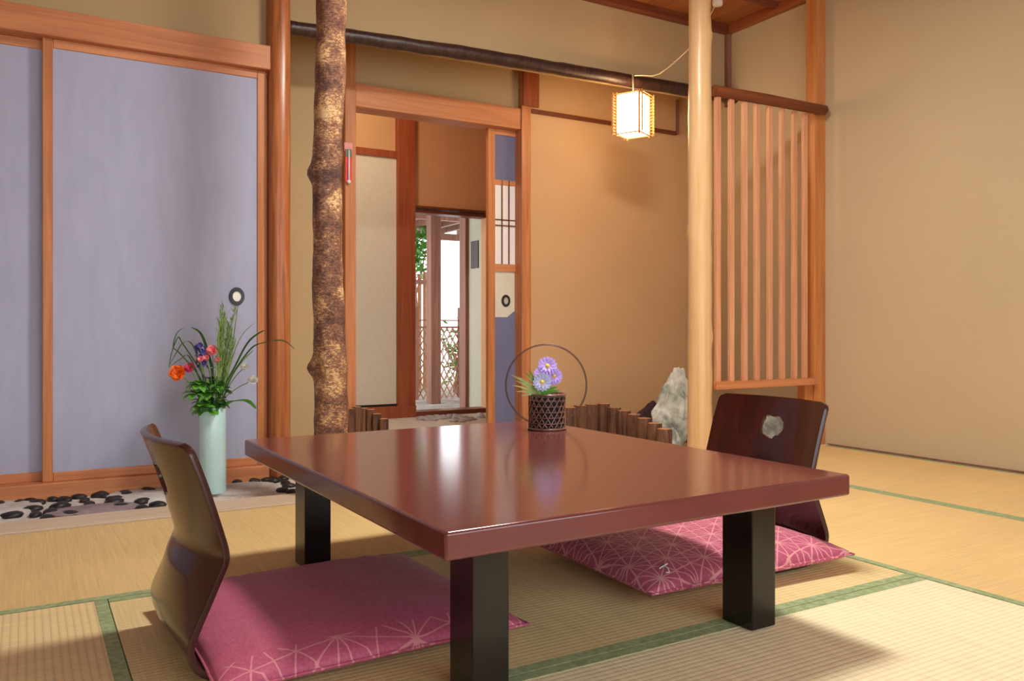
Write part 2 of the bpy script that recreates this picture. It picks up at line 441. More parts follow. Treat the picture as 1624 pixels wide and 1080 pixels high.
def fusuma(name, label, x0, x1, y, z0, z1, handle=None):
    root = link_mesh(name, B(x0+.02, x1-.02, y+0.006, y+0.024, z0+.02, z1-.02), M['fusuma'], Vector((0, 0, 0)))
    root['kind'] = 'structure'; root['label'] = label; root['category'] = 'sliding door'
    f = bmesh.new(); w = 0.042
    box(f, x0, x0+w*.85, y, y+.03, z0, z1, .003); box(f, x1-w*.85, x1, y, y+.03, z0, z1, .003)
    part('door_frame', f, M['cedar_z'], root)
    f = bmesh.new(); box(f, x0+w*.85, x1-w*.85, y, y+.03, z0, z0+.035, .003); box(f, x0+w*.85, x1-w*.85, y, y+.03, z1-.035, z1, .003)
    part('door_rail', f, M['cedar_x'], root)
    if handle:
        b = bmesh.new(); oval(b, handle[0], handle[1], y+.006, .031, .037, .007, 0.58)
        h = part('door_handle', b, M['metal_dark'], root, smooth='auto', label='black oval finger pull ring')
        b = bmesh.new(); oval(b, handle[0], handle[1], y+.006, .018, .022, .002)
        part('handle_inset', b, M['pearl'], h, label='ivory white oval inset')
    return root
hp = P(376, 470, Y=YF)
fusuma('door_1', 'lavender grey paper sliding door with black oval pull, beside the cedar post', 0.055, 0.893, YF, 0.04, za-.0, (hp.x, hp.z))
fusuma('door_2', 'darker lavender sliding door behind, at the left edge of the photo', -0.80, 0.10, YF+.042, 0.04, za-.0)
fusuma('door_3', 'sliding door panel at far left beyond the frame', -1.72, -0.76, YF, 0.04, za-.0)

struct('trim_3', B(0.86, 0.945, YF+.075, YF+.10, -0.04, za+.1), M['brown_z'])  # backing strip added behind the door gap to stop sky light leaking in
# round-faced cedar post right of doors
def post(bm, x0, x1, y0, y1, z0, z1, bev): box(bm, x0, x1, y0, y1, z0, z1, bev, 5)
b = bmesh.new(); post(b, 0.902, 0.992, 3.56, 3.70, -0.05, ZC, 0.036)
struct('trim_5', b, M['post_z'], 'shiny rounded cedar post between the sliding doors and the birch pole', smooth='auto')
struct('wall_recess_left', B(0.93, 0.99, 3.70, YB+.1, -0.1, 2.75), M['wall'])
# hanging wall above dark log
wb = bmesh.new()
q_ = [[wb.verts.new((x, y, z)) for x, z in ((0.98, 1.960), (XR, 2.008), (XR, 2.75), (0.98, 2.75))] for y in (YU, YU+.025)]
wb.faces.new(q_[0]); wb.faces.new(q_[1][::-1])
for i in range(4): wb.faces.new((q_[0][i], q_[1][i], q_[1][(i+1) % 4], q_[0][(i+1) % 4]))
struct('wall_back_upper', wb, M['wall'], 'beige plaster above the dark bark log beam')
# recessed back wall
xo0 = P(561, 300, Y=YB).x; xo1 = P(822, 300, Y=YB).x
zk = 1.765; zn = 1.885
b = bmesh.new(); box(b, 0.99, xo0-.06, YB, YB+.08, -0.1, 2.75); box(b, xo0-.06, xo1, YB, YB+.08, zn-.02, 2.75)
struct('wall_back', b, M['wall'], 'recessed beige wall around the entry opening')
struct('trim_7', B(xo0-0.058, xo0, YB-.035, YB+.1, -0.05, 2.47, .003), M['cedar_z'], 'slim pale cedar post left of the entry opening')
struct('trim_8', B(xo0, xo1, YB-.03, YB+.10, zk, zn, .004), M['cedar_x'], 'cedar lintel board across the entry opening')
struct('trim_9', B(xo1, xo1+.062, YB-.04, YB+.10, -0.05, 2.47, .003), M['cedar_z'], 'cedar post right of the entry opening')
struct('wall_back_right', B(xo1+.06, XR, YB, YB+.08, -0.1, 1.90), M['wall_warm'], 'ochre wall panel glowing behind the lantern')
struct('trim_10', B(xo1+.06, 3.66, YB-.018, YB+.06, 1.89, 2.30), M['wall_warm'], 'ochre plaster band above the ochre wall panel')
struct('trim_11', B(xo1+.06, XR-.09, YB-.026, YB-.0, 1.875, 1.895), M['brown_x'])
struct('wall_back_right_upper', B(xo1+.06, XR, YB+.0, YB+.08, 1.90, 2.75), M['wall_warm'])
struct('trim_31', B(xo1+.002, xo1+.108, YB-.055, YB-.04, 1.90, 2.3), M['red_z'], 'reddish block above the right entry post')
struct('trim_12', B(XR-.1, XR-.08, YB-.03, YB, 1.88, 2.1), M['brown_z'])

# ceiling
struct('ceiling', B(-1.85, XR+.1, -1.7, YU, ZC, ZC+.06), M['ceil'], 'brown boarded wooden ceiling')
struct('ceiling_recess', B(0.9, XR+.1, YU, 5.8, 2.5, 2.56), M['ceil'])
struct('trim_13', B(0.95, XR, YU-.045, YU, ZC-.05, ZC, .003), M['ceil_beam'], 'dark ceiling edge beam along the back wall')
struct('trim_30', B(XR-.03, XR, YU-.03, YU, 1.98, ZC-.05), M['brown_z'], 'thin brown corner strip above the slatted screen')
struct('trim_14', B(XR-.045, XR, -1.6, YU-.045, ZC-.05, ZC, .003), M['cedar_y'], 'dark ceiling edge beam along the right wall')
k = 0
for y in (3.3, 2.85, 2.4, 1.95, 1.5, 1.05):
    struct('trim_%d' % (15+k), B(-1.75, XR-.045, y-.012, y+.012, ZC-.03, ZC), M['ceil_beam']); k += 1

# entry hall beyond the opening
def fx(px): return P(px, 300, Y=YE).x
x655 = fx(655); x627 = fx(627); x770 = P(771, 300, Y=YE).x; zd = P(655, 326, Y=YE).z
b = bmesh.new(); box(b, 1.0, x655-.02, YE, YE+.08, -0.1, 2.56); struct('wall_hall', b, M['wall_warm'])
b = bmesh.new(); box(b, x655-.02, XR, YE, YE+.08, zd, 2.56); box(b, x770, XR, YE, YE+.08, -.1, zd); struct('wall_hall_right', b, M['wall_brown'], 'terracotta brown plaster above the garden doorway')
struct('wall_hall_left', B(1.3, 1.38, YB+.1, YE, -0.1, 2.56), M['wall'])
zr0 = P(590, 248, Y=YE).z; zr1 = P(590, 239, Y=YE).z
zb0 = P(600, 642, Y=YE).z
d4 = link_mesh('door_4', B(1.45, x627, YE-.018, YE-.002, zb0+.004, zr0), M['cream'], Vector((0, 0, 0)))
tag(d4, 'tall plain cream paper door on the far wall of the entry', 'sliding door', kind='structure')
struct('trim_21', B(1.38, x627, YE-.03, YE, zr0, zr1+.01), M['red_z'], 'reddish rail above the cream door')
struct('trim_22', B(1.38, x655, YE-.06, YE, -0.03, zb0-.012), M['red_z'], 'reddish wooden kickboard under cream door')
struct('trim_23', B(1.38, x627, YE-.02, YE, zb0-.012, zb0+.004), M['dark_gap'])
struct('trim_24', B(x627, x655, YE-.05, YE+.09, -0.03, 2.4, .004), M['red_z'], 'wide reddish brown post left of the garden doorway')
b = bmesh.new(); box(b, x655, x770, YE-.03, YE+.09, zd-.018, zd+.0, .002); box(b, x655, x770, YE-.015, YE+.09, zd-.05, zd-.026, .002)
struct('trim_25', b, M['brown_x'], 'dark double lintel of the garden doorway')
struct('trim_26', B(x655, x770+.1, YE-.03, YE+.12, -0.035, 0.012, .003), M['brown_x'], 'dark sill of the garden doorway')

# outside the doorway --------------------------------------------------
pw = P(747, 600, X=x770+.02)
struct('wall_outside', B(x770+.0, x770+.08, YE+.08, pw.y, -0.05, 2.2), M['pale_ext'], 'pale green grey plaster wall just outside the doorway')
b = B(x770-.008, x770, YE+.12, YE+.24, P(765, 424, X=x770).z, P(765, 380, X=x770).z)
solo('wall_plaque', b, M['plaque'], 'dark brown plaque hung on the pale wall outside the doorway', 'plaque')
b = B(x770-.03, x770+.09, pw.y, pw.y+.11, -0.05, 2.2, .004)
solo('wooden_post', b, M['brown_z'], 'brown outdoor post at the end of the pale plaster wall', 'post')
pp = P(685, 640, z=-.03)
b = B(pp.x-.03, pp.x+.065, pp.y-.05, pp.y+.05, -0.03, 1.72, .004)
solo('wooden_post', b, M['brown_z'], 'free standing brown veranda post in the middle of the doorway view', 'post')
# veranda roof, its near end extended to shade the pale outside wall
t = thing('veranda_roof', 'brown slatted veranda roof seen through the garden doorway', 'roof', (4.0, 7.5, 1.7))
part('roof_board', B(1.5, 5.6, 5.72, 9.4, 1.86, 1.89), M['brown_z'], t)
for i in range(14):
    x = 2.0+i*0.27; part('rafter', B(x, x+.05, 5.72, 9.4, 1.80, 1.86), M['brown_z'], t)
for y in (6.2, 7.6, 9.3): part('purlin', B(1.5, 5.6, y, y+.07, 1.72, 1.80), M['brown_z'], t)
# lattice fence
YL = 7.0
zl0 = -0.03; zl1 = P(700, 508, Y=YL).z
t = thing('lattice_fence', 'low diagonal bamboo lattice fence outside the garden doorway', 'fence', (3.4, YL, -.03))
lat = bmesh.new(); hh = zl1-zl0-.06; n = 34
for i in range(n):
    x = 2.5+i*.06
    if x+hh*.55 < 4.5:
        tube(lat, [(x, YL, zl0), (x+hh*.55, YL, zl0+hh)], .0065, 5); tube(lat, [(x+hh*.55, YL+.012, zl0), (x, YL+.012, zl0+hh)], .0065, 5)
part('lattice', lat, M['bamboo'], t)
part('fence_rail', B(2.6, 4.6, YL-.012, YL+.02, zl1-.075, zl1-.055), M['brown_z'], t)
part('fence_rail', B(2.6, 4.6, YL-.012, YL+.02, zl1-.006, zl1+.006), M['brown_z'], t)
for px_ in (729, 745, 660):
    x = P(px_, 560, Y=YL).x
    part('fence_post', B(x-.015, x+.015, YL-.02, YL+.02, zl0, zl1+.12), M['brown_z'], t)
# tall bamboo fence on the left
YT = 8.2; xa = P(640, 500, Y=YT).x; xb = P(677, 500, Y=YT).x; zt = P(665, 432, Y=YT).z
t = thing('bamboo_fence', 'tall brown bamboo pole fence behind the lattice, under green leaves', 'fence', ((xa+xb)/2, YT, -.03))
i = 0; x = xa
while x < xb+.1:
    p = bmesh.new(); tube(p, [(x, YT, -.03), (x, YT, zt+random.uniform(-.02, .03))], .022, 8)
    part('bamboo_pole', p, M['bamboo'], t, smooth='auto'); x += .062
part('fence_rail', B(xa, xb+.1, YT-.04, YT-.02, zt-.13, zt-.08), M['brown_z'], t)
# foliage
def leaf_cloud(bm, c, r, n, s):
    for _ in range(n):
        d = Vector((random.gauss(0, 1), random.gauss(0, 1), random.gauss(0, 1))).normalized()*random.uniform(.3, 1)
        p = Vector(c)+Vector((d.x*r[0], d.y*r[1], d.z*r[2]))
        a = Vector((random.gauss(0, 1), random.gauss(0, 1), random.gauss(0, .6))).normalized(); bb = a.orthogonal().normalized()
        L = s*random.uniform(.7, 1.3)
        v = [bm.verts.new(p-a*L*.5), bm.verts.new(p+bb*L*.25), bm.verts.new(p+a*L*.5), bm.verts.new(p-bb*L*.25)]
        bm.faces.new(v)
def shrub(label, px, py, Y, r, n, s):
    c = P(px, py, Y=Y)
    t = thing('garden_shrub', label, 'shrub', (c.x, c.y, -.03))
    b = bmesh.new(); leaf_cloud(b, c, r, n, s); part('foliage', b, M['tree'], t)
    b = bmesh.new()
    tube(b, [(c.x, c.y, -.03), (c.x+.03, c.y, c.z*.5), (c.x, c.y, c.z)], [.03, .022, .01], 6)
    for k in range(5):
        a = k*1.3; tube(b, [(c.x, c.y, c.z*.6), (c.x+math.cos(a)*r[0]*.6, c.y+math.sin(a)*r[1]*.6, c.z+.4*r[2]*(k % 3-1))], .008, 5)
    part('trunk', b, M['brown_z'], t)
shrub('leafy green tree crown above the tall bamboo fence', 657, 398, 9.0, (.2, .4, .42), 330, .11)
shrub('light green shrub growing through the lattice fence at right', 722, 560, 7.6, (.22, .2, .38), 200, .07)

# sliding door with shoji window, pushed right in the opening
YS = YB+.035
def sp(px, py): return P(px, py, Y=YS)
sx0 = sp(774, 300).x; sx1 = sp(822, 300).x+.35
Z = lambda y: sp(800, y).z
zt_ = zk; z1, z2, z3, z4, z5 = Z(286), Z(294), Z(419), Z(431), Z(503)
root = link_mesh('door_5', B(sx0+.01, sx1-.01, YS+.008, YS+.02, 0.02, zt_), M['cream'], Vector((0, 0, 0)))
tag(root, 'narrow visible strip of sliding door with small shoji window, cream and blue paper', 'sliding door', kind='structure')
f = bmesh.new(); box(f, sx0, sx0+.045, YS-.004, YS+.026, 0, zt_, .002); box(f, sx1-.04, sx1, YS-.004, YS+.026, 0, zt_, .002); part('door_frame', f, M['cedar_z'], root)
f = bmesh.new(); box(f, sx0+.045, sx1-.04, YS-.002, YS+.026, z1, z2); box(f, sx0+.045, sx1-.04, YS-.002, YS+.026, z4, z3); box(f, sx0+.045, sx1-.04, YS-.002, YS+.026, zt_-.03, zt_); box(f, sx0+.045, sx1-.04, YS-.002, YS+.026, 0, .035)
part('door_rail', f, M['cedar_x'], root)
part('upper_paper', B(sx0+.045, sx1-.04, YS+.004, YS+.010, z2+.0, zt_-.03), M['fusuma_dark'], root, label='blue grey paper panel')
f = bmesh.new()   # lower panel with a cut wave at its top
pts = [(sx0+.045, .035), (sx1-.04, .035), (sx1-.04, z5+.16), (sx0+.25, z5+.14), (sx0+.21, z5+.05), (sx0+.17, z5+.03), (sx0+.13, z5), (sx0+.045, z5)]
vs = [f.verts.new((a, YS+.004, c)) for a, c in pts]; fc = f.faces.new(vs)
r = bmesh.ops.extrude_face_region(f, geom=[fc]); bmesh.ops.translate(f, vec=(0, .005, 0), verts=[v for v in r['geom'] if isinstance(v, bmesh.types.BMVert)])
part('lower_paper', f, M['fusuma_dark'], root, label='blue grey paper cut with a rising edge')
part('shoji_paper', B(sx0+.045, sx1-.04, YS+.003, YS+.009, z3, z1), M['shoji'], root, label='white translucent window paper')
f = bmesh.new()
for i in range(1, 9): box(f, sx0+.045+i*.046-.003, sx0+.045+i*.046+.003, YS-.004, YS+.004, z3, z1)
for yy in (349, 358): box(f, sx0+.045, sx1-.04, YS-.004, YS+.004, Z(yy)-.003, Z(yy)+.003)
part('muntin', f, M['brown_x'], root)
h = sp(803, 477); b = bmesh.new(); oval(b, h.x, h.z, YS+.008, .027, .034, .008, .6); hh_ = part('door_handle', b, M['metal_dark'], root, 'auto')
b = bmesh.new(); oval(b, h.x, h.z, YS+.008, .016, .02, .002); part('handle_inset', b, M['pale_ext'], hh_)

# entry cobbles and stone step
def pebble_mesh(name, r, flatn, mat, seed):
    b = bmesh.new(); bmesh.ops.create_icosphere(b, subdivisions=2, radius=1)
    for v in b.verts:
        n_ = noise.noise(v.co*1.3+Vector((seed*7.1, 0, 0)))
        v.co *= 1+.18*n_; v.co.x *= r; v.co.y *= r*.72; v.co.z *= r*flatn
    me = bpy.data.meshes.new(name); b.to_mesh(me); b.free(); me.materials.append(mat)
    for p in me.polygons: p.use_smooth = True
    return me
pm = [pebble_mesh('pebble', .03, .42, M['pebble'], i) for i in range(5)]
pg = [pebble_mesh('cobble', .04, .35, M['pebble_grey'], i+9) for i in range(4)]
def put(me, name, x, y, z, label, cat, group, s=1.0):
    o = bpy.data.objects.new(name, me); C.objects.link(o); o.location = (x, y, z)
    o.rotation_euler = (0, 0, random.uniform(0, 6)); o.scale = (s, s, s)
    tag(o, label, cat, group); return o

def slab(label, x, y, rx, ry, mat, rz=0, seed=1, h=.012):
    b = bmesh.new(); n = 18; top = []; bot = []; mid = []
    for k in range(n):
        a = 2*PI*k/n; q = 1+.16*noise.noise(Vector((math.cos(a)*1.2+seed, math.sin(a)*1.2, seed)))
        c, s_ = math.cos(a+rz), math.sin(a+rz)
        px, py = math.cos(a)*rx*q, math.sin(a)*ry*q
        wx, wy = px*math.cos(rz)-py*math.sin(rz), px*math.sin(rz)+py*math.cos(rz)
        top.append(b.verts.new((x+wx*.94, y+wy*.94, -0.022+h))); mid.append(b.verts.new((x+wx, y+wy, -0.022+h*.6))); bot.append(b.verts.new((x+wx, y+wy, -0.026)))
    b.faces.new(top); b.faces.new(bot[::-1])
    for k in range(n):
        j = (k+1) % n; b.faces.new((top[k], mid[k], mid[j], top[j])); b.faces.new((mid[k], bot[k], bot[j], mid[j]))
    return solo('stepping_stone', b, mat, label, 'stone', smooth='auto')
slabs = []
def S(label, px, py, rx, ry, mat, rz=0, seed=1):
    p = P(px, py, z=-.01); slabs.append((p.x, p.y, rx, ry)); slab(label, p.x, p.y, rx, ry, mat, rz, seed)
S('pale flat stepping stone at the far left of the pebble strip', -15, 803, .16, .2, M['slab'], .2, 1)
S('mauve flat stepping stone touching the curb among black pebbles', 147, 806, .15, .085, M['slab_purple'], 0, 2)
S('pale stepping stone behind the left chair back in the pebble strip', 232, 782, .13, .15, M['slab'], 0.3, 3)
S('pale stepping stone under the celadon vase', 378, 773, .17, .11, M['slab'], 0, 4)
peb_px = [(0,793),(30,794),(48,788),(83,786),(58,797),(52,807),(56,816),(75,821),(96,802),(102,792),(80,812),(124,784),(134,793),(156,778),(165,786),(181,791),(181,796),(142,799),(196,778),(200,784),(192,802),(226,795),(250,800),(226,805),(118,821),(230,770),(262,776),
 (367,758),(396,755),(399,759),(424,754),(421,759),(436,762),(453,765),(458,770),(448,777),(462,779),(408,751),(440,752),(250,806),(20,817),(112,815),(385,751),(270,768),(276,795)]
GP = 'black pebbles in the white gravel strip'
for (px, py) in peb_px:
    p = P(px, py, z=-.015)
    if p.y > 3.57: p.y = 3.56
    if p.y < 3.16: p.y = 3.16
    put(random.choice(pm), 'pebble', p.x, p.y, -.016, 'black oval pebble half set in the white gravel strip below the sliding doors', 'pebble', GP, random.uniform(.8, 1.25))
for k in range(34):
    p = P(random.uniform(655, 768), random.uniform(658, 669), z=-.02)
    if p.y > 5.5: p.y = 5.5-random.uniform(0, .2)
    put(random.choice(pg), 'cobble', p.x, p.y, -.017, 'small grey cobble in the pale paving before the garden doorway', 'pebble', 'grey cobbles before the garden doorway', random.uniform(.7, 1.2))

# ------------------------------------------------------------------ log posts and beam
def log(pts, rads, knots, n=40, sub=90, amp=.004, taper=0.0):
    b = bmesh.new(); pts = [Vector(p) for p in pts]
    L = len(pts)-1; P_, R_ = [], []
    for i in range(sub+1):
        t = i/sub*L; j = min(int(t), L-1); u = t-j
        P_.append(pts[j].lerp(pts[j+1], u)); R_.append(rads[j]*(1-u)+rads[j+1]*u)
    rings = tube(b, P_, R_, n)
    for i, r in enumerate(rings):
        for v in r:
            d = (v.co-P_[i]); dn = d.normalized()
            v.co += dn*amp*(noise.noise(v.co*9)+.5*noise.noise(v.co*26))
            for (kz, ang, kr, kh) in knots:
                dirk = Vector((math.cos(ang), math.sin(ang), 0)) ; kp = P_[i]*1; kp = Vector((P_[i].x, P_[i].y, kz))+dirk*R_[i]
                q = (v.co-kp).length/kr
                if q < 2.5: v.co += dirk*kh*math.exp(-q*q)
    return b
XB = P(525, 500, Y=YG).x
def bz(py): return P(525, py, Y=YG).z
left = math.atan2(.506, -.8625)
b = log([(XB-.008, YG, -.03), (XB+.002, YG, .35), (XB-.012, YG, .8), (XB-.016, YG, 1.2), (XB-.0, YG, 1.75), (XB+.012, YG, 2.47)], [.066, .062, .0565, .054, .056, .052],
        [(bz(275), left, .03, .022), (bz(583), left, .032, .03), (bz(580), left+1.6, .06, .008), (bz(120), left-2.0, .06, .008)], sub=140, amp=.006)
solo('bark_log_pole', b, M['birch'], 'knotty cherry bark pole with golden patches standing behind the table', 'post', smooth=True)
XL = P(1110, 500, Y=YG).x
b = log([(XL-.002, YG, -.03), (XL, YG, .7), (XL+.0, YG, 1.5), (XL, YG, 2.47)], [.061, .058, .057, .053], [(P(1110, 370, Y=YG).z, left, .03, .006), (P(1110, 60, Y=YG).z, left+2.6, .03, .008), (P(1110, 535, Y=YG).z, left+2.9, .03, .006)], amp=.003)
solo('peeled_log_pole', b, M['pine_log'], 'smooth pale peeled log pole standing left of the slatted screen', 'post', smooth=True)
YD = 3.66
pl = P(459, 44, Y=YD); pr = P(1092, 143, Y=YD)
b = log([(.985, YD, pl.z), (1.9, YD, (pl.z+pr.z)/2+.004), (pr.x+.06, YD, pr.z), (XR-.0, YD, pr.z+.01)], [.031, .033, .036, .036], [], amp=.004)
solo('dark_log_beam', b, M['dark_log'], 'dark bark log beam spanning the back of the room under the beige wall', 'beam', smooth=True)

# right corner post and slatted screen
struct('trim_27', B(3.635, XR-.001, YG-.03, YG+.03, 0.0, ZC, .004), M['orange_z'], 'orange cedar corner post against the right wall beside the slatted screen')
ps = thing('slat_screen', 'slatted cedar screen of eight upright bars between pale log and corner post', 'screen', ((XL+3.6)/2, YG, .3))
zt0 = P(1150, 158, Y=YG-.03).z; zt1 = P(1150, 137, Y=YG-.03).z
r_ = bmesh.new(); zc_ = (zt0+zt1)/2
tube(r_, [(XL+.064, YG-.03, zc_), (XL+.4, YG-.04, zc_+.004), (3.60, YG-.055, zc_), (3.675, YG-.06, zc_), (3.69, YG-.06, zc_)], [.028, .028, .027, .026, .014], 14)
part('top_rail', r_, M['brown_x'], ps, smooth='auto')
zb1 = P(1140, 606, Y=YG-.04).z; zb0_ = P(1140, 618, Y=YG-.04).z
part('bottom_rail', B(XL+.064, 3.634, YG-.05, YG+.03, zb0_, zb1, .003), M['cedar_x'], ps)
for px in (1140, 1161.5, 1182.5, 1202, 1222.5, 1242, 1261.5, 1278):
    x = P(px, 500, Y=YG-.035).x
    s_ = 0.0145
    part('slat', B(x-s_, x+s_, YG-.036, YG-.016, zb1, zt0+.008, .002), M['pale_z'], ps)
struct('trim_28', B(3.57, 3.634, YG-.02, YG+.03, 0.0025, zb0_-.001), M['orange_z'])
struct('trim_29', B(3.17, 3.27, YG+.25, YG+.29, -.03, .15), M['brown_z'])

# ------------------------------------------------------------------ stake edging and rocks
def stake_mesh(h, r, seed):
    b = bmesh.new(); n = 12; rings = []
    for z, k in ((-.03, 1), (h*.5, 1.03), (h-.004, .98), (h, .9)):
        rings.append([b.verts.new((math.cos(2*PI*i/n)*r*k*(1+.16*noise.noise(Vector((math.cos(2*PI*i/n)*2+seed, math.sin(2*PI*i/n)*2, seed)))), math.sin(2*PI*i/n)*r*k*(1+.16*noise.noise(Vector((math.cos(2*PI*i/n)*2+seed, math.sin(2*PI*i/n)*2, seed)))), z)) for i in range(n)])
    for r0, r1 in zip(rings, rings[1:]):
        for i in range(n): b.faces.new((r0[i], r0[(i+1) % n], r1[(i+1) % n], r1[i]))
    f = b.faces.new(rings[-1]); f.material_index = 1; b.faces.new(rings[0][::-1])
    me = bpy.data.meshes.new('edging_stake'); b.to_mesh(me); b.free(); me.materials.append(M['stake']); me.materials.append(M['stake_top'])
    for p in me.polygons: p.use_smooth = p.material_index == 0
    try: me.set_sharp_from_angle(angle=math.radians(50))
    except Exception: pass
    return me
def stake(px, py, Y, r, lab, grp, i):
    p = P(px, py, Y=Y)
    o = bpy.data.objects.new('edging_stake', stake_mesh(p.z, r, i*3.7)); C.objects.link(o); o.location = (p.x, p.y, 0); o.rotation_euler = (0, 0, random.uniform(0, 6))
    tag(o, lab, 'stake', grp); return o
# right row, from behind the basket to the pale log
row = [(888,648,3.72),(903,646,3.79),(920,643,3.85),(938,641,3.90),(957,640,3.88),(974,646,3.78),(990,651,3.67),(1006,657,3.55),(1022,663,3.43),(1038,671,3.31),(1054,680,3.19)]
for i, (px, py, h) in enumerate(row):
    stake(px, py, h, .039, 'short dark bark stake in the row edging the rock corner, right of the flower basket', 'dark bark edging stakes right of the basket', i)
for i, (px, py, h) in enumerate([(556, 648, 3.95), (566, 645, 4.0), (577, 647, 4.0), (588, 649, 3.97), (598, 656, 3.93), (609, 664, 3.88)]):
    stake(px, py, h, .024, 'small dark bark stake in the bundle right of the bark pole', 'bark stakes beside the bark pole', i+20)

def rock_obj(name, label, c, dims, mat, seed, top_taper=.5, sub=4, lean=(0, 0)):
    b = bmesh.new(); bmesh.ops.create_icosphere(b, subdivisions=sub, radius=1)
    for v in b.verts:
        p = v.co.copy(); z01 = (p.z+1)/2
        k = 1-(1-top_taper)*z01**1.3
        n_ = noise.fractal(p*1.6+Vector((seed, seed*2, 0)), 1.0, 2.0, 5)
        ridge = abs(noise.noise(p*2.6+Vector((0, seed, 3))))
        q = 1+.22*n_-.22*ridge
        v.co = Vector((p.x*dims[0]*k*q+lean[0]*z01, p.y*dims[1]*k*q+lean[1]*z01, (z01*(1+.1*n_))*dims[2]-.03))+Vector(c)
    return solo(name, b, mat, label, 'rock', smooth=True)
rc = P(1066, 690, Y=3.36)
rock_obj('garden_rock', 'tall pale green grey rock standing left of the smooth pale log pole', (rc.x+.01, 3.40, 0), (.15, .12, .44), M['rock'], 3.3, .42, 5, (.05, -.02))
rock_obj('garden_rock', 'small pale rock at the foot of the tall rock, against the pale log pole', (XL-.035, 3.185, 0), (.05, .05, .15), M['rock'], 8.1, .6, 4)
rock_obj('garden_rock', 'dark low rock behind the stakes, left of the tall pale rock', (rc.x+.17, 3.72, 0), (.22, .13, .22), M['rock_dark'], 5.5, .35, 4)
rock_obj('garden_rock', 'pinkish rock peeking between the tall rock and the pale log pole', (3.27, 3.60, 0), (.09, .09, .34), M['rock_pink'], 1.5, .6, 4)

rock_obj('garden_rock', 'pale rock behind the slatted screen, seen through the hole of the right chair', (3.545, 3.25, 0), (.15, .1, .19), M['rock'], 6.2, .6, 4)
# ------------------------------------------------------------------ table
TW, TD = .937, 1.202
TCX, TCY = .9925, 1.717
TZ = .325; TT = .044
t = thing('low_table', 'low square reddish brown lacquer table in the middle of the straw mats', 'table', (TCX, TCY, 0), math.radians(1.15))
top_ = part('tabletop', B(-TW/2, TW/2, -TD/2, TD/2, TZ-TT, TZ, .006, 4), M['table'], t, smooth=True, local=True)
wn = top_.modifiers.new('normals', 'WEIGHTED_NORMAL'); wn.weight = 100
ap = bmesh.new(); w_, d_ = TW/2-.125, TD/2-.135
for s_ in (-1, 1):
    box(ap, -w_, w_, s_*d_-.01, s_*d_+.01, TZ-TT-.02, TZ-TT-.0005); box(ap, s_*w_-.01, s_*w_+.01, -d_, d_, TZ-TT-.02, TZ-TT-.0005)
part('apron', ap, M['black'], t, label='black underframe', local=True)
for (x, y) in ((.626, 1.218), (1.283, 1.218), (.632, 2.13), (1.283, 2.13)):
    x -= TCX; y -= TCY
    part('leg', B(x, x+.07, y, y+.085, .0015, TZ-TT, .003), M['black'], t, label='black square lacquered leg', local=True)

